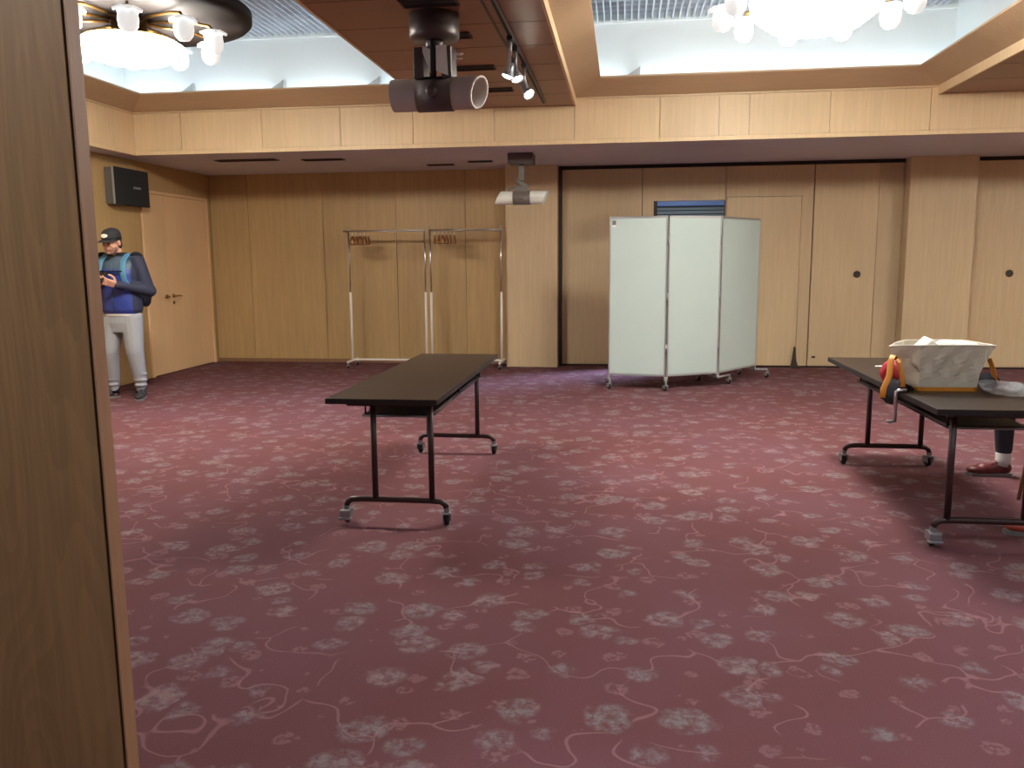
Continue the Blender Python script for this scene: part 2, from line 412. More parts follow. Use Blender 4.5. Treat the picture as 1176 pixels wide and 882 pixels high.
# ------------------------------------------------------------------ ceiling: soffit, band, beams, coffers
soff = MB()
soff.box(XL, XR, BAND_Y+.02, YB+.05, ZS, BAND_T+.02)
soff.box(XL, -5.50, 3.4, BAND_Y+.02, ZS, BAND_T+.02)
struct('ceiling_soffit', soff, M['soffit'])
band = MB()
xs = [-5.48, -4.94, -4.01, -2.90, -2.02, -1.14, -.33, .73, 1.33, 2.02, 3.33, 4.4, 5.5, 6.6, 7.5, XR]
xs = [-5.48, -4.92, -3.97, -3.07, -2.26, -1.37, -.52, .36, .96, 1.26, 2.05, 3.01, 4.0, 5.0, 6.0, 7.1, XR]
for a, b in zip(xs[:-1], xs[1:]): band.box(a+.003, b-.003, BAND_Y, BAND_Y+.02, ZS+.045, BAND_T-.02, 0, T())
band.box(-5.48, XR, BAND_Y-.008, BAND_Y+.02, ZS, ZS+.042, 0, .03)
band.box(-5.48, XR, BAND_Y-.006, BAND_Y+.02, BAND_T-.017, BAND_T, 0, -.06)
struct('trim_6', band, M['band'])
band = MB()
ys = [3.4, 4.2, 5.2, 6.2, 7.2, 8.15, 9.0]
for a, b in zip(ys[:-1], ys[1:]): band.box(-5.50, -5.48, a+.003, b-.003, ZS+.045, BAND_T-.02, 0, T())
band.box(-5.50, -5.472, 3.4, 9., ZS, ZS+.042, 0, .03); band.box(-5.50, -5.474, 3.4, 9., BAND_T-.017, BAND_T, 0, -.06)
struct('trim_7', band, M['band'])
BEAMS = [(-2.02, -.507), (3.07, 4.60)]
for i, (x0, x1) in enumerate(BEAMS):
    b = MB(); b.box(x0+.02, x1-.02, 3.4, BAND_Y, ZB, BAND_T+.02, 0)
    # plank joints on the underside
    for y in np.arange(4.0, 9.0, .62): b.box(x0+.02, x1-.02, y, y+.004, ZB-.0012, ZB, 2)
    b.box(x0, x0+.02, 3.4, BAND_Y, ZB-.006, BAND_T, 1); b.box(x1-.02, x1, 3.4, BAND_Y, ZB-.006, BAND_T, 1)
    struct('ceiling_beam', b, [M['beam'], M['band'], M['gap']])
b = MB(); b.box(XL, XR, YF, 3.4, ZB, BAND_T+.02); struct('ceiling', b, M['soffit'])
COFF = [(-5.48, -2.02), (-.507, 3.07), (4.60, XR)]
LIPD, LIPH, WO = .26, .135, .20
for (x0, x1) in COFF:
    y0, y1 = 3.4, BAND_Y
    lip = MB()
    oc = [(x0, y0), (x1, y0), (x1, y1), (x0, y1)]; ic = [(x0+LIPD, y0+LIPD), (x1-LIPD, y0+LIPD), (x1-LIPD, y1-LIPD), (x0+LIPD, y1-LIPD)]
    vs = [(*p, BAND_T) for p in oc]+[(*p, BAND_T+LIPH) for p in ic]+[(*p, BAND_T+LIPH+.018) for p in ic]+[(*p, BAND_T+.02) for p in oc]
    fs = []
    for k in range(3):
        for i in range(4): fs.append((k*4+i, k*4+(i+1) % 4, k*4+4+(i+1) % 4, k*4+4+i))
    lip.raw(vs, fs, 0)
    struct('trim_8', lip, M['lip'])
    c = MB()
    a0, a1, b0, b1 = x0-WO, x1+WO, y0-WO, y1+WO
    c.box(a0-.05, a1+.05, b1, b1+.05, BAND_T, ZC+.25); c.box(a0-.05, a1+.05, b0-.05, b0, BAND_T, ZC+.25)
    c.box(a0-.05, a0, b0, b1, BAND_T, ZC+.25); c.box(a1, a1+.05, b0, b1, BAND_T, ZC+.25)
    c.box(a0-.05, a1+.05, b0-.05, b1+.05, ZC+.2, ZC+.26)
    # ledge the cove lamps stand on
    for r in ((a0, a1, y1-.01, b1), (a0, a1, b0, y0+.01), (a0, x0+.01, b0, b1), (x1-.01, a1, b0, b1)): c.box(*r, BAND_T+.021, BAND_T+.03)
    # small bead under the louvre
    c.box(a0, a1, b1-.02, b1, ZC-.02, ZC+.01)
    struct('ceiling_coffer', c, M['white'])
    lo = MB(); n = int((a1-a0-.1)/.07)
    for k in range(n):
        x = a0+.06+k*.07; lo.box(x, x+.012, b0+.01, b1-.02, ZC, ZC+.06)
    for k in range(int((b1-b0)/.16)):
        y = b0+.1+k*.16; lo.box(a0+.01, a1-.01, y, y+.006, ZC+.03, ZC+.06)
    struct('ceiling_louver', lo, M['louver'])
# grey triangular brackets standing in the cove
wd = [(-4.80, 'leftmost'), (-3.74, 'second'), (-2.64, 'third'), (.155, 'right')]
labs = ['grey triangular bracket in the left light cove, beside the chandelier', 'grey triangular bracket in the middle of the left light cove',
        'grey triangular bracket in the left light cove, next to the dark beam', 'grey triangular bracket in the left corner of the right light cove']
for (x, _), lb in zip(wd, labs):
    p = MB(); p.prism([(x-.15, BAND_T+.03), (x, BAND_T+.03), (x, BAND_T+.315), (x-.03, BAND_T+.29), (x-.15, BAND_T+.22)], 9.10, 9.16)
    p.box(x-.15, x, 9.06, 9.2, BAND_T+.03, BAND_T+.04)
    tag(p.build('cove_bracket', M['alu']), lb, 'bracket', 'brackets in the light coves')

# cove lamps (hidden behind the lip, lighting the white coffers)
def cove_tube(x0, x1, y, along='X'):
    m = MB(); z = BAND_T+.10; b0_ = BAND_T+.036
    if along == 'X': m.tube([(x0, y, z), (x1, y, z)], .016, 8); m.box(x0, x1, y-.02, y+.02, b0_, z-.014, 1)
    else: m.tube([(y, x0, z), (y, x1, z)], .016, 8); m.box(y-.02, y+.02, x0, x1, b0_, z-.014, 1)
    return m
for i, (x0, x1) in enumerate(COFF):
    nm_ = ['left', 'right', 'far right'][i]
    tag(cove_tube(x0-.1, x1+.1, 9.07).build('fluorescent_tube', [M['tube'], M['wht']]), 'lit strip lamp glowing behind the back lip of the %s light cove' % nm_, 'lamp', 'cove lamps')
    if i == 0: tag(cove_tube(3.6, 8.9, x0-.08, 'Y').build('fluorescent_tube', [M['tube'], M['wht']]), 'lit strip lamp glowing behind the left lip of the left light cove', 'lamp', 'cove lamps')
# unseen window added behind the door leaf for cool light on the carpet
wf = MB()
for a in ((2.0, 3.4, .9, .96), (2.0, 3.4, 2.24, 2.3), (2.0, 2.06, .96, 2.24), (3.34, 3.4, .96, 2.24), (2.67, 2.73, .96, 2.24)): wf.box(XL, XL+.04, *a)
wf = struct('fill_window', wf, M['wht'])
M['pane'] = emitter('fill_pane_glow', (190, 212, 255), 5.)
MB().box(XL+.005, XL+.012, 2.06, 3.34, .96, 2.24).build('pane', M['pane'], wf)
# unseen ceiling panels added as fill light for the front of the room
filld = None
for x in (-2.2, 1.4, 5.0):
    t = thing('fill_light_panel', 'unseen square fill light added above the front of the room', 'ceiling light', (x, .8, ZB-.03), 0, 'added fill lights of the front bay') if filld is None else dup(filld, (x, .8, ZB-.03))
    if filld is None:
        filld = t
        f = MB()
        for a in ((-.6, .6, -.6, -.56), (-.6, .6, .56, .6), (-.6, -.56, -.56, .56), (.56, .6, -.56, .56)): f.box(*a, -.01, .03)
        f.build('frame', M['wht'], t); MB().box(-.56, .56, -.56, .56, .0, .02).build('diffuser', M['fill_glow'], t)

# ------------------------------------------------------------------ foreground door leaf
lf = MB(); lx = -1.135
lf.box(-2.6, lx-.012, 1.652, 1.69, 0, ZB, 0, bev=.001)
lf.box(lx-.012, lx-.004, 1.656, 1.69, 0, ZB, 2)
lf.box(lx-.004, lx, 1.650, 1.692, 0, ZB, 1)
lf.box(-2.6, lx-.012, 1.655, 1.69, 0, .0, 0)
struct('door_3', lf, [M['leaf'], M['leaf_edge'], M['gap']])

# ------------------------------------------------------------------ chandeliers
def chandelier(loc, label, disc=True):
    t = thing('chandelier', label, 'chandelier', loc, 0, 'chandeliers in the ceiling coffers')
    d = MB(); d.lathe([(0, -.11), (.80, -.11), (.88, -.10), (.90, -.08), (.90, -.02), (.86, .0), (0, .0)], 64)
    if disc: d.build('disc', M['disc'], t)
    s = MB(); s.lathe([(0, .0), (.05, .0), (.05, .50), (0, .50)], 16); s.build('stem', M['brass'], t)
    hb = MB(); hb.lathe([(0, -.11), (.10, -.11), (.14, -.12), (.12, -.24), (.34, -.262), (.345, -.272), (0, -.272)] if disc else [(0, -.0), (.10, -.0), (.14, -.05), (.10, -.12), (.06, -.13), (0, -.13)], 24); hb.build('hub', M['brass'], t)  # with disc: hub flares into a plate added to keep bowl light off it
    gl = MB(); gl.lathe([(0, -.274), (.34, -.276), (.385, -.30), (.37, -.35), (.26, -.41), (.0, -.445)] if disc else [(0, -.135), (.30, -.14), (.44, -.20), (.42, -.29), (.30, -.38), (.0, -.43)], 32)
    gl.build('glass_bowl', M['globe2' if disc else 'globe'], t)
    am = None
    for k in range(10):
        a = 2*PI*(k+.35)/10
        if am is None:
            m = MB(); m.tube([(.10, 0, -.13), (.30, 0, -.125), (.48, 0, -.130), (.59, 0, -.15), (.62, 0, -.19)], .012, 8)
            am = m.mesh('arm', [M['brass']])
            m = MB(); m.lathe([(.02, -.18), (.04, -.185), (.066, -.22), (.072, -.27), (.064, -.315), (.04, -.345), (0, -.355), (.0, -.348), (.036, -.338), (.058, -.31), (.066, -.27), (.06, -.225), (.036, -.195)], 20, c=(.62, 0, 0))
            cm = m.mesh('glass_cup', [M['cup']])
            m = MB(); m.sphere((.62, 0, -.265), (.022, .022, .04), 12); bmsh = m.mesh('bulb', [M['bulb']])
            m = MB()
            rings = []
            for rr, zz in ((.035, -.178), (.090, -.195), (.083, -.212), (.03, -.188)):
                rings.append([V((.62+rr*(1+.18*math.cos(5*2*PI*q/30))*math.cos(2*PI*q/30), rr*(1+.18*math.cos(5*2*PI*q/30))*math.sin(2*PI*q/30), zz-.010*math.cos(10*PI*q/30)*(rr > .06))) for q in range(30)])
            m.loft(rings+[rings[0]], caps=False)
            pm = m.mesh('scalloped_collar', [M['cup']])
        A = link('arm', am, t); A.rotation_euler = (0, 0, a)
        c = link('glass_cup', cm, A); link('bulb', bmsh, c); link('scalloped_collar', pm, c)
    return t
ch = chandelier((-3.75, 6.2, 3.35), 'lit chandelier under a dark round disc in the left ceiling bay')
ch2 = chandelier((1.286, 6.2, 3.35), 'glaring lit chandelier in the right ceiling bay, right of the dark beam', False); ch2.rotation_euler.z = .2
dup(ch2, (6.5, 6.2, 3.35), .4, 'unseen chandelier added in the far right bay to light the right side')  # unseen copy added to give the right side of the room light

# ------------------------------------------------------------------ ceiling items on the dark beam
def tube_fixture(label, loc, L, ry, rz_, band_w, mats, mount, rz=0., sy=.3, sl=.2, back=.05):
    t = thing('hanging_tube_fixture', label, 'ceiling fixture', loc, rz, 'tube fixtures on the ceiling')
    mb_, mbody, mband, minner = mats
    kind, mr, mh, drop = mount
    m = MB()
    if kind == 'round': m.lathe([(0, 0), (mr, 0), (mr, -mh*.85), (mr*.93, -mh), (0, -mh)], 40)
    else: m.box(-mr, mr, -mr, mr, -mh, 0, bev=.006)
    m.build('mount', mb_, t)
    zc = -drop
    n = 28
    # housing: elliptical tube, both ends cut on a slant, front end open
    def ring(x, sl, ky=1., kz=1., sy=0.):
        r = []
        for k in range(n):
            a = 2*PI*k/n; z = rz_*kz*math.sin(a); y = ry*ky*math.cos(a)
            r.append(V((x+sl*z+sy*y, y, zc+z)))
        return r
    b = MB()
    b.loft([ring(-L/2, back, .96, .96), ring(-L/2+.012, back), ring(0, 0), ring(L/2-.02, sl, sy=sy)], caps=False)
    b.loft([ring(L/2-.02, sl, sy=sy), ring(L/2, sl*1.05, sy=sy*1.03), ring(L/2, sl*1.05, .86, .86, sy*1.03), ring(L/2-.10, sl, .82, .82, sy)], caps=False)
    b.raw(ring(-L/2, back, .96, .96), [tuple(range(n))])
    bo = b.build('housing', mbody, t)
    g = MB(); g.raw(ring(L/2-.10, sl, .82, .82, sy), [tuple(range(n))]); g.build('lens', minner, bo)
    s = MB(); s.loft([ring(-band_w/2, 0, 1.0, 1.0), ring(-band_w/2, 0, 1.07, 1.08), ring(band_w/2, 0, 1.07, 1.08), ring(band_w/2, 0, 1., 1.)], caps=False)
    s.lathe([(0, 0), (rz_*.38, 0), (rz_*.38, .02), (rz_*.2, .03), (0, .03)], 18, mat=Matrix.Translation((0, -ry*1.07, zc)) @ Matrix.Rotation(PI/2, 4, 'X'))
    s.build('clamp_band', mband, t)
    return t, zc
# near, big one
t1, zc = tube_fixture('big grey tube-shaped fixture hanging from a round mount on the dark beam', (-1.25, 5.62, ZB), .60, .085, .105, .24,
     (M['fix_dark'], M['fix_grey'], M['fix_dark'], M['black']), ('round', .165, .16, .50), rz=-.06, sy=.42, sl=.22, back=-.05)
y_ = MB(); y_.tube([(0, 0, -.15), (0, 0, -.22)], .06, 16); y_.box(-.13, .13, -.05, .05, -.25, -.21, bev=.008)
y_.box(-.13, -.06, -.075, .075, -.41, -.21, bev=.01); y_.box(.06, .13, -.075, .075, -.41, -.21, bev=.01)
y_.build('yoke', M['fix_dark'], t1)
y_ = MB(); y_.prism([(-.06, -.21), (-.01, -.23), (-.01, -.38), (-.06, -.25)], -.082, -.076); y_.prism([(.03, -.21), (.10, -.21), (.11, -.40), (.03, -.37)], -.082, -.076)
y_.build('bracket_plate', M['fix_white'], t1)
y_ = MB(); y_.tube([(0, -.05, -.17), (.01, -.06, -.27), (.0, -.05, -.40)], .022, 12); y_.build('cable_sleeve', M['black'], t1)
# far, small one under the soffit
t2, zc = tube_fixture('small white tube-shaped fixture hanging above the pillar beside the clothes racks', (-1.17, 9.72, ZS), .56, .075, .075, .20,
     (M['fix_dark'], M['fix_white'], M['fix_mid'], M['black']), ('box', .145, .12, .49), rz=.0, sy=.05, sl=.45, back=.5)
y_ = MB(); y_.box(-.035, .035, -.03, .03, -.30, -.12, bev=.006); y_.tube([(-.06, 0, -.30), (.05, 0, -.36), (0, 0, -.41)], .035, 10); y_.box(-.07, .07, -.04, .04, -.42, -.36, bev=.01)
y_.sphere((.05, -.02, -.22), .014, 10)
y_.build('yoke', M['fix_mid'], t2)
y_ = MB(); y_.tube([(-.16, 0, -.40), (-.10, .0, -.385), (-.04, 0, -.38)], .014, 8); y_.build('knob', M['fix_mid'], t2)

tr = MB(); tr.box(-.835, -.795, 4.2, 8.72, ZB-.022, ZB-.002, bev=.003); tr.box(-.822, -.808, 4.2, 8.70, ZB-.0235, ZB-.0215, 1)
tr.box(-.90, -.885, 4.2, 8.2, ZB-.008, ZB-.002)
tag(tr.build('track_rail', [M['fix_dark'], M['gap']]), 'dark light track running along the brown ceiling beam', 'light track')
def spot(y, aim, head, label, dx=0.):
    t = thing('track_spotlight', label, 'spotlight', (-.815, y, ZB-.024), 0, 'spotlights on the ceiling track')
    m = MB(); m.box(-.02, .02, -.06, .06, -.03, 0, bev=.004); m.build('adapter', M['black'], t)
    hd = V(head); m = MB(); m.tube([(0, 0, -.03), (0, 0, -.10), tuple(hd*.9)], .010, 8); m.build('arm', M['zinc'], t)
    a = V(aim).normalized(); q = a.to_track_quat('Z', 'Y').to_matrix().to_4x4()
    mt = Matrix.Translation(hd) @ q
    m = MB(); m.lathe([(0, -.12), (.022, -.12), (.028, -.06), (.045, .0), (.052, .02), (.046, .02), (.040, .004)], 20, mat=mt); ho = m.build('head', M['zinc'], t)
    m = MB(); m.lathe([(0, .022), (.030, .018), (.044, .008)], 20, mat=mt); m.build('lens', M['lens'], ho)
    return t, V((-.815, y, ZB-.024))+hd+a*.05, a
SPOTS = []
for y, aim, hd, lb in ((6.15, (-.9, -.5, -2.6), (-.06, .30, -.19), 'lit spotlight on the ceiling track, lowest left of the three'),
                       (6.45, (1.0, -.95, -2.75), (.0, .06, -.20), 'lit spotlight on the ceiling track, upper one of the three'),
                       (7.0, (2.0, -1.9, -2.75), (.03, .02, -.22), 'lit spotlight on the ceiling track, rightmost of the three')):
    SPOTS.append(spot(y, aim, hd, lb))
def vent(x, y, z, L, Wd, label):
    t = thing('air_vent', label, 'air vent', (x, y, z), 0, 'slot vents in the ceiling')
    f = MB(); f.box(-L/2, L/2, -Wd/2, -Wd/2+.012, -.010, 0); f.box(-L/2, L/2, Wd/2-.012, Wd/2, -.010, 0); f.box(-L/2, -L/2+.012, -Wd/2, Wd/2, -.010, 0); f.box(L/2-.012, L/2, -Wd/2, Wd/2, -.010, 0)
    f.build('frame', M['jamb'], t)
    b = MB(); b.box(-L/2+.012, L/2-.012, -Wd/2+.012, Wd/2-.012, -.004, -.001)
    for k in (-.25, .25): b.box(-L/2+.012, L/2-.012, Wd*k-.004, Wd*k+.004, -.009, -.003)
    b.build('slats', M['gap'], t)
    return t
vent(-1.245, 7.13, ZB, .34, .16, 'dark slot vent in the brown beam, right of the big tube fixture')
vent(-1.225, 8.05, ZB, .36, .16, 'dark slot vent in the brown beam, nearest the wood band')
vent(-1.22, 5.34, ZB, .36, .16, 'dark slot vent in the brown beam at the top edge of the photo')
vent(-1.27, 6.12, ZB, .34, .16, 'dark slot vent in the brown beam beside the round mount')
vent(-4.45, 9.62, ZS, .75, .16, 'long slot vent in the soffit at the far left')
vent(-3.55, 9.75, ZS, .50, .14, 'slot vent in the soffit above the left clothes rack')
vent(-2.30, 10.55, ZS, .34, .12, 'slot vent in the soffit above the right clothes rack')
vent(-1.75, 10.3, ZS, .30, .12, 'slot vent in the soffit left of the white tube fixture')
s = MB(); s.lathe([(0, 0), (.035, 0), (.033, -.008), (.012, -.012), (.010, -.035), (.028, -.038), (.028, -.041), (0, -.041)], 20, c=(-1.284, 6.632, ZB))
tag(s.build('sprinkler_vent_head', M['chrome']), 'small silver sprinkler head in the brown beam', 'sprinkler')

# ------------------------------------------------------------------ loudspeaker on the left wall
sp = thing('mounted_loudspeaker', 'black box loudspeaker high on the left wall above the standing man', 'loudspeaker', (XL, 9.13, 2.27))
m = MB(); m.prism([(-.335, -.20), (.335, -.20), (.335, .20), (-.335, .20)], .012, .11, 'X'); m.box(.0, .012, -.1, .1, -.1, .1); m.build('cabinet', M['silver'], sp)
m = MB(); m.box(.110, .128, -.345, .345, -.208, .208, bev=.006); gr = m.build('grille', M['grille'], sp)
m = MB(); m.box(.108, .130, -.352, -.345, -.205, .205); m.build('edge_strip', M['alu'], sp)
m = MB()
for k in range(7): m.box(.128, .130, .02+k*.022, .037+k*.022, -.012, .012)
m.build('badge', M['badge'], gr)

# ------------------------------------------------------------------ folding tables
def castor(parent, x, y, cover, rz=0., h=.105):
    c = bpy.data.objects.new('castor', None); 
    m = MB(); m.box(-.013, .013, -.013, .013, h-.03, h+.0, bev=.003)
    m.box(-.022, .022, -.022, .03, h-.042, h-.03, bev=.003)
    m.box(-.022, -.018, -.018, .042, .03, h-.035); m.box(.018, .022, -.018, .042, .03, h-.035)
    if cover: m.box(-.030, .030, -.045, -.020, .035, h-.025, bev=.008); m.box(-.034, .034, -.055, -.02, .028, .040, bev=.004)
    bpy.data.objects.remove(c)
    c = m.build('castor', M['zinc'], parent); c.location = (x, y, 0); c.rotation_euler = (0, 0, rz)
    wl = MB(); mt = Matrix.Translation((0, .012, .034)) @ Matrix.Rotation(PI/2, 4, 'Y')
    wl.lathe([(0, -.014), (.026, -.014), (.034, -.009), (.034, .009), (.026, .014), (0, .014)], 22, mat=mt)
    wl.build('wheel', M['rubber'], c)
    return c
TW, TL, TZ = .588, 2.10, .70
def table(label, loc, nearfr, farfr, covers):
    t = thing('folding_table', label, 'table', loc, 0, 'folding tables with dark tops')
    m = MB(); m.box(0, TW, 0, TL, TZ-.030, TZ, 0, bev=.004); top = m.build('tabletop', M['table'], t)
    e = MB()
    for a in ((-.002, TW+.002, -.0025, 0), (-.002, TW+.002, TL, TL+.0025), (-.0025, 0, -.002, TL+.002), (TW, TW+.0025, -.002, TL+.002)): e.box(*a, TZ-.029, TZ-.001)
    e.build('edge_band', M['edge'], top)
    m = MB(); m.box(.14, .50, .22, TL-.30, TZ-.125, TZ-.117); sh = m.build('shelf', M['edge'], t)
    m = MB(); m.tube([(.13, .21, TZ-.128), (.51, .21, TZ-.128)], .006, 8); m.build('shelf_front_rail', M['zinc'], sh); m = MB(); m.tube([(.13, .21, TZ-.128), (.13, TL-.3, TZ-.128)], .006, 8); m.tube([(.51, .21, TZ-.128), (.51, TL-.3, TZ-.128)], .006, 8)
    for x in (.135, .505):
        for y in (.24, 1.0, TL-.34): m.tube([(x, y, TZ-.128), (x, y, TZ-.03)], .005, 8)
    m.build('shelf_rail', M['edge'], sh)
    m = MB()
    for x in (.20, .44): m.box(x-.012, x+.012, .12, TL-.2, TZ-.052, TZ-.030)
    m.box(.08, .52, .095, .125, TZ-.055, TZ-.030); m.box(.08, .52, TL-.36, TL-.33, TZ-.055, TZ-.030)
    m.build('under_frame', M['steel'], t)
    bx0, bx1 = .055, .605
    for (y, fr, cv) in ((.11, nearfr, covers[0]), (TL-.335, farfr, covers[1])):
        for q in fr:
            x = bx0+(bx1-bx0)*q
            m = MB(); m.tube([(x, y, .135), (x, y, TZ-.03)], .0165, 14); m.build('leg', M['steel'], t)
        m = MB(); z = .135
        m.tube([(bx0, y, .098), (bx0+.008, y, .118), (bx0+.03, y, .131), (bx0+.08, y, z), (bx1-.08, y, z), (bx1-.03, y, .131), (bx1-.008, y, .118), (bx1, y, .098)], .0165, 14)
        m.build('foot_bar', M['steel'], t)
        castor(t, bx0, y, cv[0]); castor(t, bx1, y, cv[1], .3)
    return t
tA = table('dark folding table on castors in the middle of the empty carpet', (-1.524, 4.075, 0), (.296, .86), (.12, .78), ((1, 0), (0, 0)))
tB = table('dark folding table at the right edge, with the canvas tote bag on it', (1.462, 4.02, 0), (.11, .75), (.27, .89), ((1, 0), (0, 0)))

# ------------------------------------------------------------------ clothes racks and hangers
def rack(label, x0, x1, y, ex=(.07, .0)):
    t = thing('garment_rack', label, 'clothes rack', (x0, y, 0), 0, 'clothes racks against the back wall')
    Wd = x1-x0; H = 1.80
    for x in (0, Wd):
        m = MB(); m.tube([(x, 0, .09), (x, 0, 1.0)], .016, 12); m.build('upright', M['wht'], t)
        m = MB(); m.tube([(x, 0, 1.0), (x, 0, H)], .0105, 12); m.sphere((x, 0, H+.05), .010, 10); m.tube([(x, 0, H), (x, 0, H+.045)], .006, 8); m.build('pole', M['chrome'], t)
        m = MB(); m.box(x-.014, x+.014, -.22, .22, .075, .10, bev=.004); m.build('foot', M['wht'], t)
        for yy in (-.20, .20):
            c = castor(t, x, yy, False, .4, h=.08); c.scale = (.9, .9, .9)
    m = MB(); m.tube([(-ex[0], 0, H), (Wd+ex[1], 0, H)], .012, 12); m.build('rail', M['chrome'], t)
    m = MB(); m.box(0, Wd, -.012, .012, .088, .112, bev=.003); m.build('base_bar', M['wht'], t)
    return t
RY = 10.72
rack('white and chrome clothes rack on the left, near the double door', -3.60, -2.575, RY)
rack('white and chrome clothes rack on the right, next to the pillar', -2.505, -1.57, RY+.02, (.0, .03))
hm = None
def hanger(x, y, rz, label):
    global hm
    if hm is None:
        t = thing('coat_hanger', label, 'hanger', (x, y, 1.7995), rz, 'wooden hangers on the racks')
        m = MB()
        m.tube([(0, -.01, -.012), (0, -.014, .004), (0, 0, .016), (0, .016, .004), (0, .014, -.02), (0, 0, -.055), (0, 0, -.075)], .0028, 8); m.build('hook', M['chrome'], t)
        m = MB(); m.tube([(0, -.20, -.165), (0, -.17, -.135), (0, -.08, -.085), (0, 0, -.068), (0, .08, -.085), (0, .17, -.135), (0, .20, -.165)], [.008, .011, .012, .012, .012, .011, .008], 10, flat=1.); m.build('shoulder', M['hanger'], t)
        m = MB(); m.tube([(0, -.19, -.170), (0, .19, -.170)], .007, 8); m.build('trouser_bar', M['hanger'], t)
        hm = t; return t
    return dup(hm, (x, y, 1.7995), rz, label)
for i in range(5):
    hanger(-3.55+i*.055, RY, .17+.05*math.sin(i*2.1), 'brown wooden hanger on the left clothes rack, %s' % ('leftmost of its five', 'second from its left post', 'middle one of its five', 'fourth from its left post', 'rightmost of its five')[i])
for i in range(6):
    hanger(-2.44+i*.052, RY+.02, .12+.06*math.sin(i*1.7+1), 'brown wooden hanger on the right clothes rack, %s' % ('leftmost of its six', 'second from its left post', 'third from its left post', 'fourth from its left post', 'fifth from its left post', 'rightmost of its six')[i])

# ------------------------------------------------------------------ folding screen
fs_ = thing('folding_screen', 'three-panel pale grey folding screen on castors before the partition', 'folding screen', (.476, 8.983, 0))
A, B, C, D = [V((p[0]-.476, p[1]-8.983, 0)) for p in ((-.150, 9.10), (.470, 8.983), (1.047, 9.289), (1.560, 10.00))]
Z0, Z1 = .150, 1.855
def scr_panel(P, Q):
    u = (Q-P).normalized(); n = V((u.y, -u.x, 0)); L = (Q-P).length
    mt = Matrix(((u.x, n.x, 0, P.x), (u.y, n.y, 0, P.y), (0, 0, 1, 0), (0, 0, 0, 1)))
    m = MB(); m.box(.018, L-.018, -.012, .012, Z0+.02, Z1-.02, mat=mt); p = m.build('panel', M['screen'], fs_)
    m = MB(); m.box(.004, .020, -.016, .016, Z0-.04, Z1, mat=mt, bev=.003); m.box(L-.020, L-.004, -.016, .016, Z0-.04, Z1, mat=mt, bev=.003)
    m.box(.02, L-.02, -.015, .015, Z0, Z0+.022, mat=mt); m.box(.02, L-.02, -.015, .015, Z1-.022, Z1, mat=mt); m.build('frame', M['alu'], p)
    return p, mt, L
pA, mA, LA = scr_panel(A, B); scr_panel(B, C); scr_panel(C, D)
m = MB(); m.box(.035, .075, .0125, .0135, Z1-.085, Z1-.040, mat=mA); m.build('sticker', M['fix_mid'], pA)
m = MB(); m.box(.04, .075, .0125, .0135, Z1-.105, Z1-.090, mat=mA); m.build('sticker', M['wht'], pA)
m = MB()
for z in (.45, 1.0, 1.6):
    for P in (B, C): m.tube([(P.x, P.y-.01, z-.05), (P.x, P.y-.01, z+.05)], .011, 10)
m.build('hinge', M['zinc'], fs_)
for P, dvec in ((A, V((.02, -.08, 0))), (B, V((.0, -.07, 0))), (C, V((.16, .21, 0))), (D, V((.15, .03, 0)))):
    for s in (1, -1):
        q = P+dvec*s if s == 1 else P+V((-dvec.x+.02, abs(dvec.y)*.5+.28, 0)) if P is not C else P+V((-.16, .42, 0))
        m = MB(); m.tube([(P.x, P.y, .105), (q.x, q.y, .105)], .012, 10); m.tube([(P.x, P.y, .10), (P.x, P.y, .14)], .012, 8); m.build('foot', M['alu'], fs_)
        c = castor(fs_, q.x, q.y, False, .5, h=.10)
        c.scale = (.9, .9, .95)

# ------------------------------------------------------------------ people
M['skin'] = plain('skin', (196, 146, 118), .55, var=.05)
M['stubble'] = plain('stubble_skin', (150, 112, 94), .6, var=.08)
M['lip'] = plain('lips', (164, 100, 90), .5)
M['eye'] = plain('eye_dark', (34, 26, 24), .3)
M['hair'] = plain('black_hair', (30, 26, 25), .7, var=.2, scale=200)
M['navy'] = plain('navy_jersey', (34, 38, 58), .75, bump=.2, scale=60)
M['royal'] = plain('blue_nylon', (38, 55, 126), .5, bump=.25, scale=25)
M['slate'] = plain('slate_nylon', (62, 78, 92), .6, bump=.2, scale=25)
M['dk'] = plain('dark_knit', (30, 29, 33), .95, spec=.08)
M['grey_knit'] = plain('grey_jersey', (142, 143, 145), .85, var=.10, scale=90, bump=.3)
M['teal'] = plain('teal_webbing', (66, 116, 142), .6)
M['dark_trs'] = plain('dark_cloth', (40, 36, 42), .8)
M['red_shoe'] = plain('red_leather', (98, 36, 36), .4)
M['orange_shoe'] = plain('orange_leather', (150, 58, 40), .45)
M['sole'] = plain('grey_sole', (110, 104, 100), .7)
M['sock'] = plain('pale_sock', (196, 190, 184), .85)
M['shoe_black'] = plain('black_mesh_shoe', (42, 38, 40), .7)
M['phone'] = plain('phone_black', (24, 24, 28), .25)
M['phone_scr'] = plain('phone_screen', (70, 84, 96), .2, emit=.25)
M['cap'] = plain('black_cap', (28, 28, 30), .8)

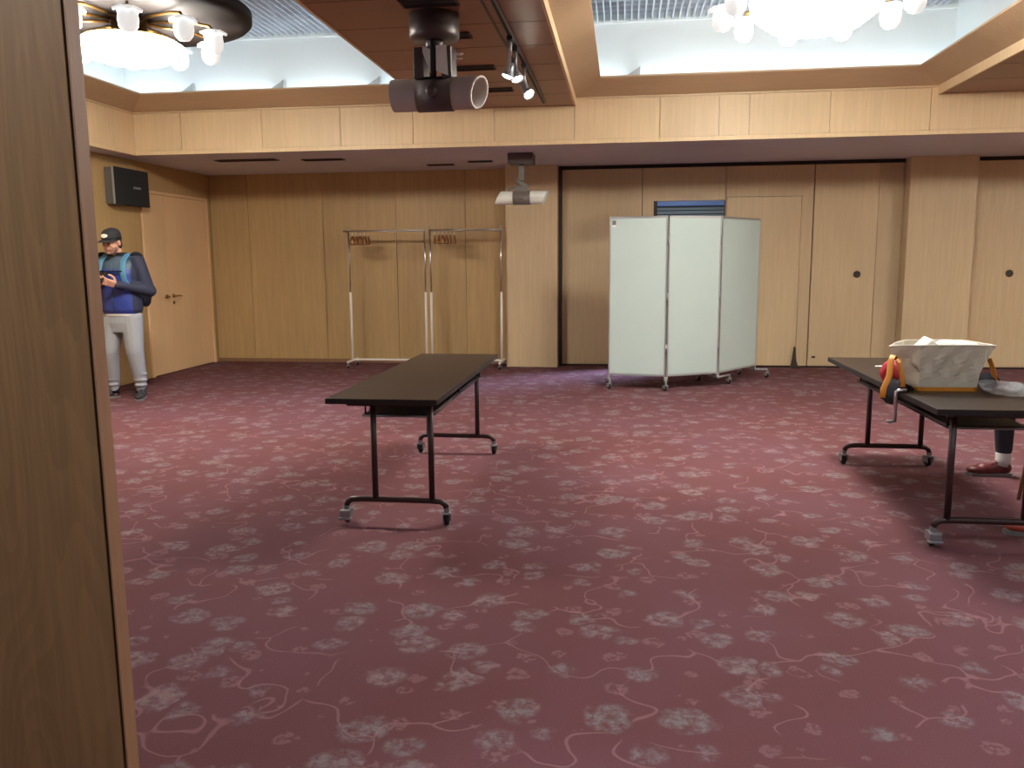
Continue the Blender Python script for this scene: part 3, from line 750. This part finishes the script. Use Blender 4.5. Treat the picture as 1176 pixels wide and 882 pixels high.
def hand_segs(mb, Wp, d, n, s):
    """palm, four bent fingers and a thumb; d along the hand, n out of the palm, s towards the thumb"""
    d = V(d).normalized(); n = V(n); n = (n-d*n.dot(d)).normalized(); s_ = d.cross(n)
    if s_.dot(V(s)) < 0: s_ = -s_
    Wp = V(Wp)
    for k in (-.026, -.009, .009, .026):
        mb.cap(Wp+s_*k*.75, .017, Wp+d*.082+s_*k, .0135, 10)
    tips = []
    for k, L in ((.031, .074), (.0105, .083), (-.010, .077), (-.030, .060)):
        p = Wp+d*.088+s_*k; a = .35; dd = d
        for j, fr in enumerate((.45, .31, .24)):
            dd = (d*math.cos(a)+n*math.sin(a)); q = p+dd*L*fr
            mb.cap(p, .0092-.0008*j, q, .0086-.0008*j, 8); p = q; a += .62
        tips.append(p)
    p = Wp+d*.018+s_*.030
    for dd, L, r0, r1 in (((d*.45+s_*.75+n*.45), .040, .014, .0115), ((d*.85+s_*.25+n*.40), .034, .0115, .0100), ((d*.95-s_*.15+n*.25), .026, .010, .0085)):
        q = p+dd.normalized()*L; mb.cap(p, r0, q, r1, 9); p = q
    return tips
def head_segs(mb, mt):
    """head in local space: face towards -Y, chin at z=-.115, crown at z=.125"""
    def S(c, r): mb.sphere((0, 0, 0), r, 20, mat=mt @ Matrix.Translation(c))
    S((0, .012, .030), (.076, .096, .094)); S((0, -.020, -.035), (.064, .070, .075)); S((0, -.040, -.088), (.040, .040, .030))
    S((0, -.045, -.055), (.050, .046, .045)); S((0, -.070, .022), (.055, .024, .018))
    for s in (-1, 1):
        S((s*.040, -.066, -.022), (.024, .020, .020)); S((s*.077, .010, -.010), (.011, .020, .032)); S((s*.031, -.084, .004), (.014, .008, .009))
    S((0, -.094, -.008), (.010, .014, .026)); S((0, -.102, -.026), (.015, .014, .011))
    S((0, -.086, -.056), (.022, .010, .006)); S((0, -.084, -.067), (.018, .010, .007)); S((0, -.080, -.095), (.018, .014, .014))
def face_paint(mt, stub=True):
    inv = mt.inverted()
    def fn(c, nrm):
        p = inv @ c
        if p.z < -.13 or p.z > .2 or abs(p.x) > .11: return 0
        for s in (-1, 1):
            if abs(p.x-s*.031) < .0125 and abs(p.z-.004) < .0055 and p.y < -.07: return 3
            if abs(p.x-s*.032) < .020 and abs(p.z-.024) < .0055 and p.y < -.07: return 4
        if abs(p.x) < .022 and -.071 < p.z < -.053 and p.y < -.083: return 2
        if stub and p.z < -.045 and p.y < -.01: return 1
        return 0
    return fn
def ell(cx, cy, z, rx, ry, n=28, pw=2.4):
    r = []
    for k in range(n):
        a = 2*PI*k/n; c, s = math.cos(a), math.sin(a)
        r.append(V((cx+rx*abs(c)**(2/pw)*(1 if c > 0 else -1), cy+ry*abs(s)**(2/pw)*(1 if s > 0 else -1), z)))
    return r
def shoe(name, parent, heel, direc, L, mat, mats_sole, label=None):
    a = math.atan2(direc[1], direc[0])
    mt = Matrix.Translation(heel) @ Matrix.Rotation(a, 4, 'Z')
    def S(mb, c, r): mb.sphere((0, 0, 0), r, 18, mat=mt @ Matrix.Translation(c))
    mb = MB()
    S(mb, (.055, 0, .055), (.058, .036, .045)); S(mb, (.12, 0, .050), (.075, .037, .042)); S(mb, (L-.075, 0, .040), (.070, .045, .030)); S(mb, (L-.13, 0, .047), (.07, .042, .040))
    mb.cap(mt @ V((.055, 0, .06)), .040, mt @ V((.052, 0, .105)), .040)
    mb.cap(mt @ V((.08, 0, .085)), .028, mt @ V((.16, 0, .055)), .028)
    me = remesh(mb, name, .006, 3)
    for v in me.vertices: v.co.z = max(v.co.z, .014)
    paint(me, [mat], lambda c, n: 0)
    o = link(name, me, parent)
    if label: o['label'] = label
    prof = [(0, -.020), (.01, -.030), (.06, -.036), (.13, -.033), (L-.08, -.046), (L-.03, -.040), (L-.004, -.018), (L, 0)]
    poly = prof+[(x, -y) for x, y in reversed(prof[:-1])]
    m = MB(); m.prism(poly, 0.0, .022, 'Z', mat=mt); m.build('sole', mats_sole, o)
    la = MB()
    for k in range(4):
        x = .10+k*.026; z = .104-k*.0125
        la.tube([mt @ V((x, -.026, z-.012)), mt @ V((x+.004, 0, z)), mt @ V((x, .026, z-.012))], .0035, 6)
    la.build('laces', M['dk'] if mat is not M['shoe_black'] else M['sole'], o)
    return o

def standing_man():
    # local: facing -Y, his left is +X
    hd = Matrix.Translation((0, -.085, 1.615)) @ Matrix.Rotation(-.12, 4, 'Z') @ Matrix.Rotation(.20, 4, 'X')
    SR, SL = V((-.185, .02, 1.45)), V((.185, .02, 1.45))
    ER, EL = V((-.265, .045, 1.145)), V((.275, .055, 1.13))
    WR, WL = V((-.078, -.205, 1.215)), V((.085, -.215, 1.195))
    HR, HL = V((-.10, .01, .90)), V((.10, .01, .90))
    KR, KL = V((-.145, -.035, .48)), V((.125, -.03, .48))
    AR, AL = V((-.175, .03, .085)), V((.135, .02, .085))
    b = MB()
    head_segs(b, hd)
    b.cap((0, .02, 1.44), .060, hd @ V((0, .02, -.05)), .055)
    b.loft([ell(0, .02, .84, .13, .09), ell(0, .02, .95, .155, .10), ell(0, .02, 1.08, .14, .095), ell(0, .01, 1.28, .165, .11), ell(0, .015, 1.42, .165, .085), ell(0, .02, 1.485, .09, .06)])
    for S_, E_, W_ in ((SR, ER, WR), (SL, EL, WL)):
        b.cap(S_, .055, E_, .040); b.cap(E_, .041, W_, .026)
    for H_, K_, A_ in ((HR, KR, AR), (HL, KL, AL)):
        b.cap(H_, .085, K_, .055); b.cap(K_, .055, A_, .036); b.cap(A_, .036, A_+V((0, -.005, -.03)), .036)
    hand_segs(b, WR, (.30, -.93, .22), (.80, .30, .5), (0, 0, 1))
    hand_segs(b, WL, (-.42, -.86, .28), (-.70, .30, .6), (0, 0, 1))
    me = remesh(b, 'person', .0042, 2)
    paint(me, [M['skin'], M['stubble'], M['lip'], M['eye'], M['hair']], face_paint(hd))
    o = link('person', me)
    tag(o, 'person standing at the left wall in black cap, blue jacket and grey sweatpants', 'person')
    # hair round the back and sides of the head, under the cap
    m = MB()
    def S(c, r): m.sphere((0, 0, 0), r, 20, mat=hd @ Matrix.Translation(c))
    S((0, .024, .034), (.082, .092, .092)); S((0, .045, -.03), (.066, .066, .06))
    hm_ = remesh(m, 'hair', .006, 1); inv = hd.inverted()
    bmh = bmesh.new(); bmh.from_mesh(hm_)
    bmesh.ops.delete(bmh, geom=[v for v in bmh.verts if (inv @ v.co).y < -.028 or (inv @ v.co).z < -.075], context='VERTS'); bmh.to_mesh(hm_); bmh.free()
    paint(hm_, [M['hair']], lambda c, n: 0); link('hair', hm_, o)
    # cap
    m = MB(); prof = [(.092, .035), (.0945, .055), (.092, .085), (.080, .112), (.055, .132), (.02, .142), (0, .143), (0, .138), (.05, .127), (.074, .108), (.086, .083), (.089, .055), (.088, .035)]
    m.lathe([(r, z) for r, z in prof], 32, mat=hd @ Matrix.Translation((0, .010, 0)) @ Matrix.Diagonal((.94, 1.10, 1, 1)))
    vs = []; K = 15
    for i in range(K):
        a = PI*(i/(K-1)); x = math.cos(a)
        vs.append(hd @ V((x*.085, .010-.10*max(0, math.sin(a))**.8, .040)))
    for i in range(K):
        a = PI*(i/(K-1)); x = math.cos(a)
        vs.append(hd @ V((x*.080, .0-.172*max(0, math.sin(a))**.6, .034-.012*x*x)))
    fs = [(i, i+1, K+i+1, K+i) for i in range(K-1)]
    vs2 = [v+V((0, 0, -.005)) for v in vs]
    m.raw(vs+vs2, fs+[tuple(reversed([q+2*K for q in f])) for f in fs]+[(K+i, K+i+1, 3*K+i+1, 3*K+i) for i in range(K-1)], smooth=True)
    c = m.build('cap', M['cap'], o); c['label'] = 'black cap with a white patch'
    m = MB(); vs = []; R_, C_ = 6, 16
    for j in range(R_+1):
        for i in range(C_):
            a = 2*PI*i/C_; rr = j/R_; x = .040*rr*math.cos(a); z = .082+.019*rr*math.sin(a)
            ry = .0955*1.10*(1-max(0, z-.06)*1.9)*math.sqrt(max(0, 1-(x/.10)**2))
            vs.append(hd @ V((x, .010-ry-.004, z)))
    m.raw(vs, [(j*C_+i, j*C_+(i+1) % C_, (j+1)*C_+(i+1) % C_, (j+1)*C_+i) for j in range(R_) for i in range(C_)], smooth=True); m.build('patch', M['wht'], c)
    # jacket
    m = MB()
    m.loft([ell(0, .015, .885, .185, .125), ell(0, .012, .93, .205, .145), ell(0, .008, 1.02, .205, .150), ell(0, .005, 1.15, .195, .145), ell(0, .005, 1.30, .205, .145), ell(0, .012, 1.40, .195, .115), ell(0, .018, 1.47, .125, .085), ell(0, .0, 1.515, .085, .080)])
    for S_, E_, W_, sg in ((SR, ER, WR, -1), (SL, EL, WL, 1)):
        m.cap(S_+V((0, 0, -.005)), .078, E_, .066); m.cap(E_, .066, E_.lerp(W_, .93), .043)
        m.sphere(E_+V((sg*.008, .012, -.008)), .066, 14)
    me = remesh(m, 'jacket', .009, 3)
    def jf(c, n):
        if c.z > 1.478: return 2
        if abs(c.x) < .172 and c.z < 1.475 and not (c.y < -.165 and c.z > 1.12):
            if c.z > 1.345: return 1
            return 0
        return 3
    paint(me, [M['royal'], M['slate'], M['dk'], M['navy']], jf)
    j = link('jacket', me, o); j['label'] = 'blue jacket with navy sleeves and dark collar'
    m = MB(); m.tube([(0, -.141, .93), (0, -.150, 1.02), (0, -.146, 1.15), (0, -.146, 1.30), (0, -.115, 1.42)], .005, 6); m.build('zip', M['slate'], j)
    m = MB(); m.loft([ell(0, .012, .872, .180, .124), ell(0, .012, .90, .184, .127)], caps=False); m.build('shirt_hem', M['sock'], o)
    # trousers, loose with gathered ankles
    m = MB()
    m.loft([ell(0, .012, .70, .165, .115), ell(0, .012, .80, .183, .128), ell(0, .012, .885, .172, .115)])
    for H_, K_, A_, sg in ((HR, KR, AR, -1), (HL, KL, AL, 1)):
        m.cap(H_+V((sg*-.005, 0, -.06)), .112, K_+V((0, 0, .03)), .088); m.cap(K_+V((0, 0, .03)), .088, A_+V((0, -.005, .12)), .068)
        m.cap(A_+V((0, -.005, .13)), .066, A_+V((0, -.005, .0)), .045)
        for z, r in ((.175, .077), (.115, .073), (.06, .067)): m.sphere(A_+V((sg*.004, -.008, z)), (r, r, .022), 16)
    me = remesh(m, 'sweatpants', .008, 2); paint(me, [M['grey_knit']], lambda c, n: 0); link('sweatpants', me, o)
    for A_ in (AR, AL):
        m = MB(); m.tube([A_+V((0, 0, .06)), A_+V((0, 0, .01)), A_+V((0, -.004, -.035))], [.043, .046, .048], 18); m.build('sock', M['dk'], o)
    shoe('shoe', o, AR+V((.02, .055, -.085)), (-.42, -.9), .285, M['shoe_black'], M['sole'])
    shoe('shoe', o, AL+V((-.005, .055, -.085)), (.30, -.95), .285, M['shoe_black'], M['sole'])
    return o, hd, WR, WL
man, HD, WR, WL = standing_man()
MX = Matrix.Translation((-5.13, 7.97, 0)) @ Matrix.Rotation(math.radians(0), 4, 'Z')
man.matrix_world = MX
# phone held in both hands
ph = thing('smartphone', 'dark smartphone held in the standing man\'s hands', 'phone')
m = MB(); m.box(-.037, .037, -.0045, .0045, -.075, .075, bev=.003); pb = m.build('phone_case', M['phone'], ph)
m = MB(); m.box(-.033, .033, .0045, .0052, -.068, .068); m.build('screen', M['phone_scr'], ph)
ph.matrix_world = MX @ Matrix.Translation((.002, -.315, 1.262)) @ Matrix.Rotation(-.75, 4, 'X')
# backpack
bp = thing('backpack', 'dark backpack with teal straps worn by the standing man', 'backpack')
m = MB(); m.loft([ell(0, .26, .95, .13, .075), ell(0, .265, .99, .155, .095), ell(0, .268, 1.15, .158, .10), ell(0, .26, 1.33, .145, .09), ell(0, .235, 1.43, .10, .06)]); m.build('pack_body', M['black'], bp)
m = MB(); m.loft([ell(0, .36, 1.0, .11, .03), ell(0, .36, 1.04, .12, .035), ell(0, .36, 1.17, .12, .035), ell(0, .36, 1.20, .11, .03)]); m.build('pocket', M['dk'], bp)
for s in (-1, 1):
    m = MB()
    m.tube([(s*.105, .15, 1.46), (s*.115, .07, 1.507), (s*.118, -.02, 1.495), (s*.122, -.105, 1.435), (s*.128, -.150, 1.34), (s*.150, -.155, 1.23), (s*.205, -.09, 1.12), (s*.20, .10, 1.04), (s*.15, .17, 1.0)], [.022, .030, .032, .034, .034, .030, .016, .010, .010], 12, flat=.28)
    m.build('strap', M['teal'], bp)
m = MB(); m.tube([(-.13, -.158, 1.325), (-.06, -.166, 1.322), (.06, -.166, 1.322), (.13, -.158, 1.325)], .008, 8); m.build('chest_strap', M['dk'], bp)
bp.matrix_world = MX

def seated(label, loc, rz, shoe_mat, shoe_label, rfoot, lfoot):
    """local: facing -Y, seat height .45; only feet and shins reach into the photograph"""
    hd = Matrix.Translation((0, -.02, 1.20)) @ Matrix.Rotation(.25, 4, 'X')
    b = MB(); head_segs(b, hd)
    b.cap((0, .05, 1.02), .058, hd @ V((0, .02, -.05)), .052)
    b.loft([ell(0, .06, .46, .16, .12), ell(0, .06, .56, .155, .11), ell(0, .06, .70, .14, .10), ell(0, .05, .88, .165, .11), ell(0, .05, 1.0, .16, .08), ell(0, .05, 1.06, .09, .06)])
    ks = {}
    for s, f in ((-1, rfoot), (1, lfoot)):
        H_ = V((s*.09, .04, .52)); A_ = V((f[0], f[1], .09)); K_ = V((f[0]*.96, f[1]-.0-.02, .53)); ks[s] = (H_, K_, A_)
        b.cap(H_, .085, K_, .055); b.cap(K_, .054, A_, .036); b.cap(A_, .034, A_+V((0, -.005, -.03)), .034)
        S_ = V((s*.18, .05, 1.02)); E_ = V((s*.25, .05, .72)); W_ = H_.lerp(K_, .52)+V((s*.03, 0, .12))
        b.cap(S_, .052, E_, .040); b.cap(E_, .040, W_, .026)
        hand_segs(b, W_, (-s*.25, -.9, -.25), (0, -.2, -1), (-s, 0, 0))
    me = remesh(b, 'person', .0045, 2); paint(me, [M['skin'], M['stubble'], M['lip'], M['eye'], M['hair']], face_paint(hd, False))
    o = link('person', me); tag(o, label, 'person')
    m = MB(); S2 = lambda c, r: m.sphere((0, 0, 0), r, 20, mat=hd @ Matrix.Translation(c))
    S2((0, .022, .036), (.084, .100, .096)); S2((0, .05, -.03), (.066, .066, .07))
    h2 = remesh(m, 'hair', .006, 1); inv = hd.inverted(); bmh = bmesh.new(); bmh.from_mesh(h2)
    bmesh.ops.delete(bmh, geom=[v for v in bmh.verts if ((inv @ v.co).y < -.03 and (inv @ v.co).z < .055)], context='VERTS'); bmh.to_mesh(h2); bmh.free()
    paint(h2, [M['hair']], lambda c, n: 0); link('hair', h2, o)
    m = MB()
    m.loft([ell(0, .06, .50, .185, .145), ell(0, .06, .62, .175, .13), ell(0, .05, .88, .19, .135), ell(0, .05, 1.01, .18, .10), ell(0, .05, 1.07, .09, .07)])
    for s in (-1, 1):
        H_, K_, A_ = ks[s]; S_ = V((s*.18, .05, 1.015)); E_ = V((s*.25, .05, .72)); W_ = H_.lerp(K_, .52)+V((s*.03, 0, .12))
        m.cap(S_, .072, E_, .056); m.cap(E_, .056, E_.lerp(W_, .92), .040)
    me = remesh(m, 'sweater', .010, 3); paint(me, [M['navy']], lambda c, n: 0); link('sweater', me, o)
    m = MB(); m.loft([ell(0, .06, .452, .17, .14), ell(0, .06, .52, .18, .145), ell(0, .06, .58, .165, .125)])
    for s in (-1, 1):
        H_, K_, A_ = ks[s]
        m.cap(H_+V((0, 0, .01)), .082, K_, .070); m.cap(K_, .070, A_+V((0, .0, .085)), .050)
    me = remesh(m, 'trousers', .010, 3); paint(me, [M['dark_trs']], lambda c, n: 0); link('trousers', me, o)
    for s in (-1, 1):
        A_ = ks[s][2]
        m = MB(); m.tube([A_+V((0, 0, .085)), A_+V((0, 0, .055)), A_+V((0, 0, .02)), A_+V((0, -.01, -.02))], [.040, .046, .045, .044], 18); m.build('sock', M['sock'], o)
        shoe('shoe', o, (A_.x, A_.y+.055, 0), (0, -1), .28, shoe_mat, M['sole'], shoe_label)
    o.location = loc; o.rotation_euler = (0, 0, rz)
    return o
def chair(label, loc, rz):
    t = thing('stacking_chair', label, 'chair', loc, rz, 'chairs at the right table')
    m = MB(); m.loft([ell(0, 0, .40, .20, .20, 32, 4), ell(0, 0, .405, .22, .215, 32, 4), ell(0, 0, .43, .225, .22, 32, 4), ell(0, 0, .445, .19, .19, 32, 4)]); m.build('seat', M['screen'], t)
    rings = []
    for z, y, w, th in ((.62, .235, .19, .015), (.64, .238, .21, .022), (.80, .262, .215, .024), (.86, .272, .19, .018)): rings.append(ell(0, y, z, w, th, 28, 4))
    m = MB(); m.loft(rings); m.build('backrest', M['screen'], t)
    for sx in (-1, 1):
        m = MB(); m.tube([(sx*.20, -.16, .405), (sx*.215, -.20, .0)], .011, 10); m.build('leg', M['leaf_edge'], t)
        m = MB(); m.tube([(sx*.20, .16, .405), (sx*.215, .23, .0)], .011, 10); m.build('leg', M['leaf_edge'], t)
        m = MB(); m.tube([(sx*.20, .14, .405), (sx*.205, .20, .48), (sx*.20, .238, .64)], .010, 10); m.build('back_frame', M['leaf_edge'], t)
    return t
# facing -X: local -Y -> -X  means rotation -90 deg; local x -> -y
RZ = -PI/2
seated('person seated behind the right table, dark trousers, pale sock and red shoe showing', (2.66+.22, 5.40, 0), RZ, M['red_shoe'], 'red shoe', (-.165, -.44), (.12, -.20))
chair('pale chair behind the right table, mostly outside the frame', (2.66+.20, 5.40, 0), RZ)
seated('person at the right edge, only an orange red shoe tip showing', (2.54, 4.70, 0), RZ, M['orange_shoe'], 'orange red shoe', (-.10, .02), (.33, -.37))
chair('pale chair seat and thin brown leg at the right edge, beside the table', (2.50, 4.80, 0), RZ)

# ------------------------------------------------------------------ things on the right table
M['canvas'] = plain('cream_canvas', (206, 196, 172), .85, var=.08, scale=14, bump=.3)
M['lining'] = plain('white_lining', (226, 220, 204), .85)
M['orange'] = plain('orange_webbing', (214, 138, 40), .6)
M['red'] = plain('red_cloth', (186, 40, 54), .7, bump=.4, scale=40)
M['paper'] = plain('white_paper', (236, 232, 224), .7)
TZ_ = .70
tt = thing('tote_bag', 'cream canvas tote bag with orange straps on the right table', 'bag', (1.70, 4.68, TZ_), .05)
TOP = [(-.275, -.005), (-.165, -.135), (.165, -.145), (.272, -.01), (.165, .145), (-.15, .14)]
BOT = [(-.155, -.005), (-.145, -.098), (.145, -.102), (.155, -.01), (.145, .10), (-.145, .10)]
rn = random.Random(5); PHS = [rn.uniform(0, 6) for _ in range(6)]
def hring(t, z, off=0., N=10):
    c = [V((b_[0]+(a_[0]-b_[0])*t, b_[1]+(a_[1]-b_[1])*t, 0)) for a_, b_ in zip(TOP, BOT)]; r = []
    for i in range(6):
        p, q = c[i], c[(i+1) % 6]
        for k in range(N):
            f = k/N; v = p.lerp(q, f); nrm = V((v.x, v.y*1.6, 0)).normalized()
            w = .010*math.sin(9*v.x*8+14*z+PHS[0])*math.sin(30*z+PHS[1]+6*v.x)+.006*math.sin(55*v.x-40*z+PHS[2])
            w *= min(1, t*2.2)*(1-.75*max(0, t-.8)/.2)
            sag = .018*abs(v.x/.27)**4*t
            v = v+nrm*(w+off); v.z = z-sag; r.append(v)
    return r
m = MB()
ts = [0, .04, .12, .2, .3, .4, .5, .6, .7, .8, .9, 1.]
outer = [hring(t**.92, .003+.243*t) for t in ts]; inner = [hring(t**.92, .003+.243*t, -.006) for t in (1., .75, .5, .25, .06)]
m.loft(outer+inner, caps=True); m.sm = [False]*len(m.f); bag = m.build('bag_body', M['canvas'], tt)
m = MB(); m.loft([hring(0, .0, .002), hring(.05, .022, .0035)], caps=False); m.build('base_binding', M['orange'], tt)
m = MB()
pts = outer[-1]; m.tube([p+V((0, 0, .001)) for p in pts], .0045, 6, close=True); m.build('rim_hem', M['lining'], tt)
def strap(pts, w, name='strap'):
    m = MB(); m.tube(pts, w, 10, flat=.16); return m.build(name, M['orange'], tt)
strap([(-.245, -.03, .16), (-.268, -.05, .185), (-.285, -.07, .16), (-.30, -.10, .08), (-.335, -.13, .02), (-.345, -.14, -.03)], .017)
strap([(-.235, -.06, .15), (-.250, -.08, .17), (-.245, -.10, .12), (-.235, -.12, .06), (-.235, -.12, .024)], .012)
strap([(.225, .04, .15), (.275, .06, .16), (.295, .05, .10), (.30, .03, .04), (.31, .02, .022)], .020)
# white packets inside the bag
def crumple(name, label, cat, loc, size, mat, seed, amp, n=18, floor_=None):
    rnd = random.Random(seed); bm = bmesh.new(); bmesh.ops.create_icosphere(bm, subdivisions=4, radius=1)
    ph_ = [rnd.uniform(0, 6) for _ in range(9)]
    for v in bm.verts:
        c = v.co.copy()
        k = 1+amp*(math.sin(4*c.x+ph_[0]+3*c.y)+math.sin(5*c.y+ph_[1]-4*c.z)+.7*math.sin(9*c.x-6*c.z+ph_[2])+.5*abs(math.sin(11*c.y+8*c.x+ph_[3])))
        v.co = V((c.x*size[0]*k, c.y*size[1]*k, c.z*size[2]*k))
        if floor_ is not None: v.co.z = max(v.co.z, floor_)
    me = bpy.data.meshes.new(name); bm.to_mesh(me); bm.free(); me.materials.append(mat)
    for p in me.polygons: p.use_smooth = seed % 2 == 0
    o = link(name, me); o.location = loc; return tag(o, label, cat)
pk = MB(); mt = Matrix.Translation((1.625, 4.67, TZ_+.20)) @ Euler((.2, .75, .3)).to_matrix().to_4x4()
pk.box(-.06, .06, -.05, .05, -.055, .055, bev=.012, mat=mt)
tag(pk.build('paper_packet', M['paper']), 'white pointed packet sticking out of the tote bag on its left', 'packet')
crumple('cloth_bundle', 'white bundled cloth filling the right half of the tote bag', 'cloth', (1.775, 4.70, TZ_+.195), (.125, .085, .062), M['paper'], 5, .06)
# red pouch left of the bag
crumple('red_pouch', 'crumpled red pouch beside the left end of the tote bag', 'pouch', (1.515, 4.90, TZ_+.058), (.052, .052, .066), M['red'], 6, .05, floor_=-.056)
# dark jacket draped over the near left table edge
dk = MB()
prof = [(1.53, .012), (1.505, .026), (1.47, .022), (1.445, -.01), (1.440, -.05), (1.438, -.09)]
vs = []; R_ = 12
for i, (x, z) in enumerate(prof):
    for j in range(R_+1):
        y = 4.56+.26*j/R_; k = .008*math.sin(j*1.9+i*.8)
        w_ = .5+.5*math.cos((j/R_-.5)*PI*(.6 if i > 3 else .2))
        vs.append(V((x+k*.5, y, TZ_+(z if i < 3 else z*w_)+abs(k))))
top_ = len(vs)
vs += [v+V((.012 if v.z < TZ_-.005 else .0, 0, 0 if v.z < TZ_-.005 else -.010)) for v in vs]
fs = []
n1 = R_+1
for i in range(len(prof)-1):
    for j in range(R_):
        q = (i*n1+j, i*n1+j+1, (i+1)*n1+j+1, (i+1)*n1+j); fs.append(q); fs.append(tuple(x+top_ for x in reversed(q)))
for j in range(R_):
    fs.append((j, j+1, top_+j+1, top_+j)); e = (len(prof)-1)*n1; fs.append((e+j, e+j+1, top_+e+j+1, top_+e+j))
for i in range(len(prof)-1):
    for j in (0, R_): fs.append((i*n1+j, (i+1)*n1+j, top_+(i+1)*n1+j, top_+i*n1+j))
dk.raw(vs, fs, smooth=True)
tag(dk.build('dark_cloth', M['dk']), 'dark cloth draped over the table edge below the red pouch', 'cloth')
# silver rod hanging at the table edge
rd = thing('hanging_rod', 'short shiny metal rod hanging at the left edge of the right table', 'rod', (1.425, 4.50, 0))
m = MB(); m.tube([(.05, .0, .713), (.012, .0, .713), (.0, 0, .705), (0, 0, .68), (0, 0, .55)], .010, 12); m.build('rod', M['chrome'], rd)
m = MB(); m.tube([(.006, 0, .552), (-.025, 0, .546), (-.038, 0, .55)], .008, 10); m.build('hook', M['zinc'], rd)
# black pouch and clear plastic bag right of the tote
crumple('black_pouch', 'small black pouch on the table right of the tote bag', 'pouch', (1.985, 4.80, TZ_+.034), (.055, .09, .034), M['dk'], 8, .04, floor_=-.032)
m_, nt, b_ = nm('clear_plastic')
b_.inputs['Base Color'].default_value = (.86, .88, .86, 1); b_.inputs['Roughness'].default_value = .12; b_.inputs['Alpha'].default_value = .30; b_.inputs['Specular IOR Level'].default_value = .9
no = nd(nt, 'ShaderNodeTexNoise', i_Scale=60., i_Detail=3.); bpn = nd(nt, 'ShaderNodeBump', i_Strength=.8, i_Distance=.01); nt.links.new(no.outputs[0], bpn.inputs['Height']); nt.links.new(bpn.outputs[0], b_.inputs['Normal'])
M['plastic'] = m_
crumple('plastic_bag', 'crumpled clear plastic bag at the right end of the table top', 'plastic bag', (1.955, 4.50, TZ_+.030), (.095, .13, .034), M['plastic'], 7, .14, floor_=-.027)
m = MB(); m.prism([(-.03, -.012), (.028, -.018), (.034, .010), (-.022, .018)], 0, .002, 'Z', mat=Matrix.Translation((1.665, 5.62, TZ_)))
tag(m.build('paper_scrap', M['paper']), 'small white paper scrap on the far end of the right table', 'paper scrap')

# ------------------------------------------------------------------ lights
def area(loc, rot, size, power, col, sy=None):
    l = bpy.data.lights.new('area', 'AREA'); l.energy = power; l.color = col; l.size = size
    if sy: l.shape = 'RECTANGLE'; l.size_y = sy
    o = bpy.data.objects.new('area', l); o.location = loc; o.rotation_euler = rot; COL.objects.link(o); return o
for t, p, a in SPOTS:
    l = bpy.data.lights.new('spot', 'SPOT'); l.energy = 95; l.spot_size = math.radians(30); l.spot_blend = .8; l.shadow_soft_size = .04; l.color = (1, .93, .82)
    o = bpy.data.objects.new('spot', l); o.location = p; o.rotation_euler = a.to_track_quat('-Z', 'Y').to_euler(); COL.objects.link(o)
# daylight in the room behind the doorway
dl = area((2.9, 12.6, 2.1), (math.radians(64), 0, math.radians(128)), 1.1, 150, (.50, .62, 1.)); dl.data.spread = math.radians(70)
area((.9, 12.4, 2.65), (math.radians(35), 0, 0), .8, 12, (.62, .75, 1.))
W_ = bpy.data.worlds.new('world'); SC.world = W_; W_.use_nodes = True
W_.node_tree.nodes['Background'].inputs[0].default_value = (.6, .7, .9, 1); W_.node_tree.nodes['Background'].inputs[1].default_value = .02

# ------------------------------------------------------------------ camera
pitch, yaw, roll, F, HC = 0.147985097, -0.133115416, 0.00797252332, 950., 1.40
cp, sp_, cy, sy = math.cos(pitch), math.sin(pitch), math.cos(yaw), math.sin(yaw)
fwd = V((sy*cp, cy*cp, -sp_)); right = V((cy, -sy, 0)); down = fwd.cross(right)
r2 = right*math.cos(roll)+down*math.sin(roll); d2 = -right*math.sin(roll)+down*math.cos(roll)
cam = bpy.data.cameras.new('camera'); co = bpy.data.objects.new('camera', cam); COL.objects.link(co)
mw = Matrix((( r2.x, -d2.x, -fwd.x, 0), (r2.y, -d2.y, -fwd.y, 0), (r2.z, -d2.z, -fwd.z, HC), (0, 0, 0, 1)))
co.matrix_world = mw
cam.sensor_width = 36; cam.lens = F/1176*36; cam.clip_start = .05
SC.camera = co
SC.view_settings.view_transform = 'Standard'; SC.view_settings.look = 'None'; SC.view_settings.gamma = 1; SC.view_settings.use_curve_mapping = False
SC.view_settings.exposure = .2
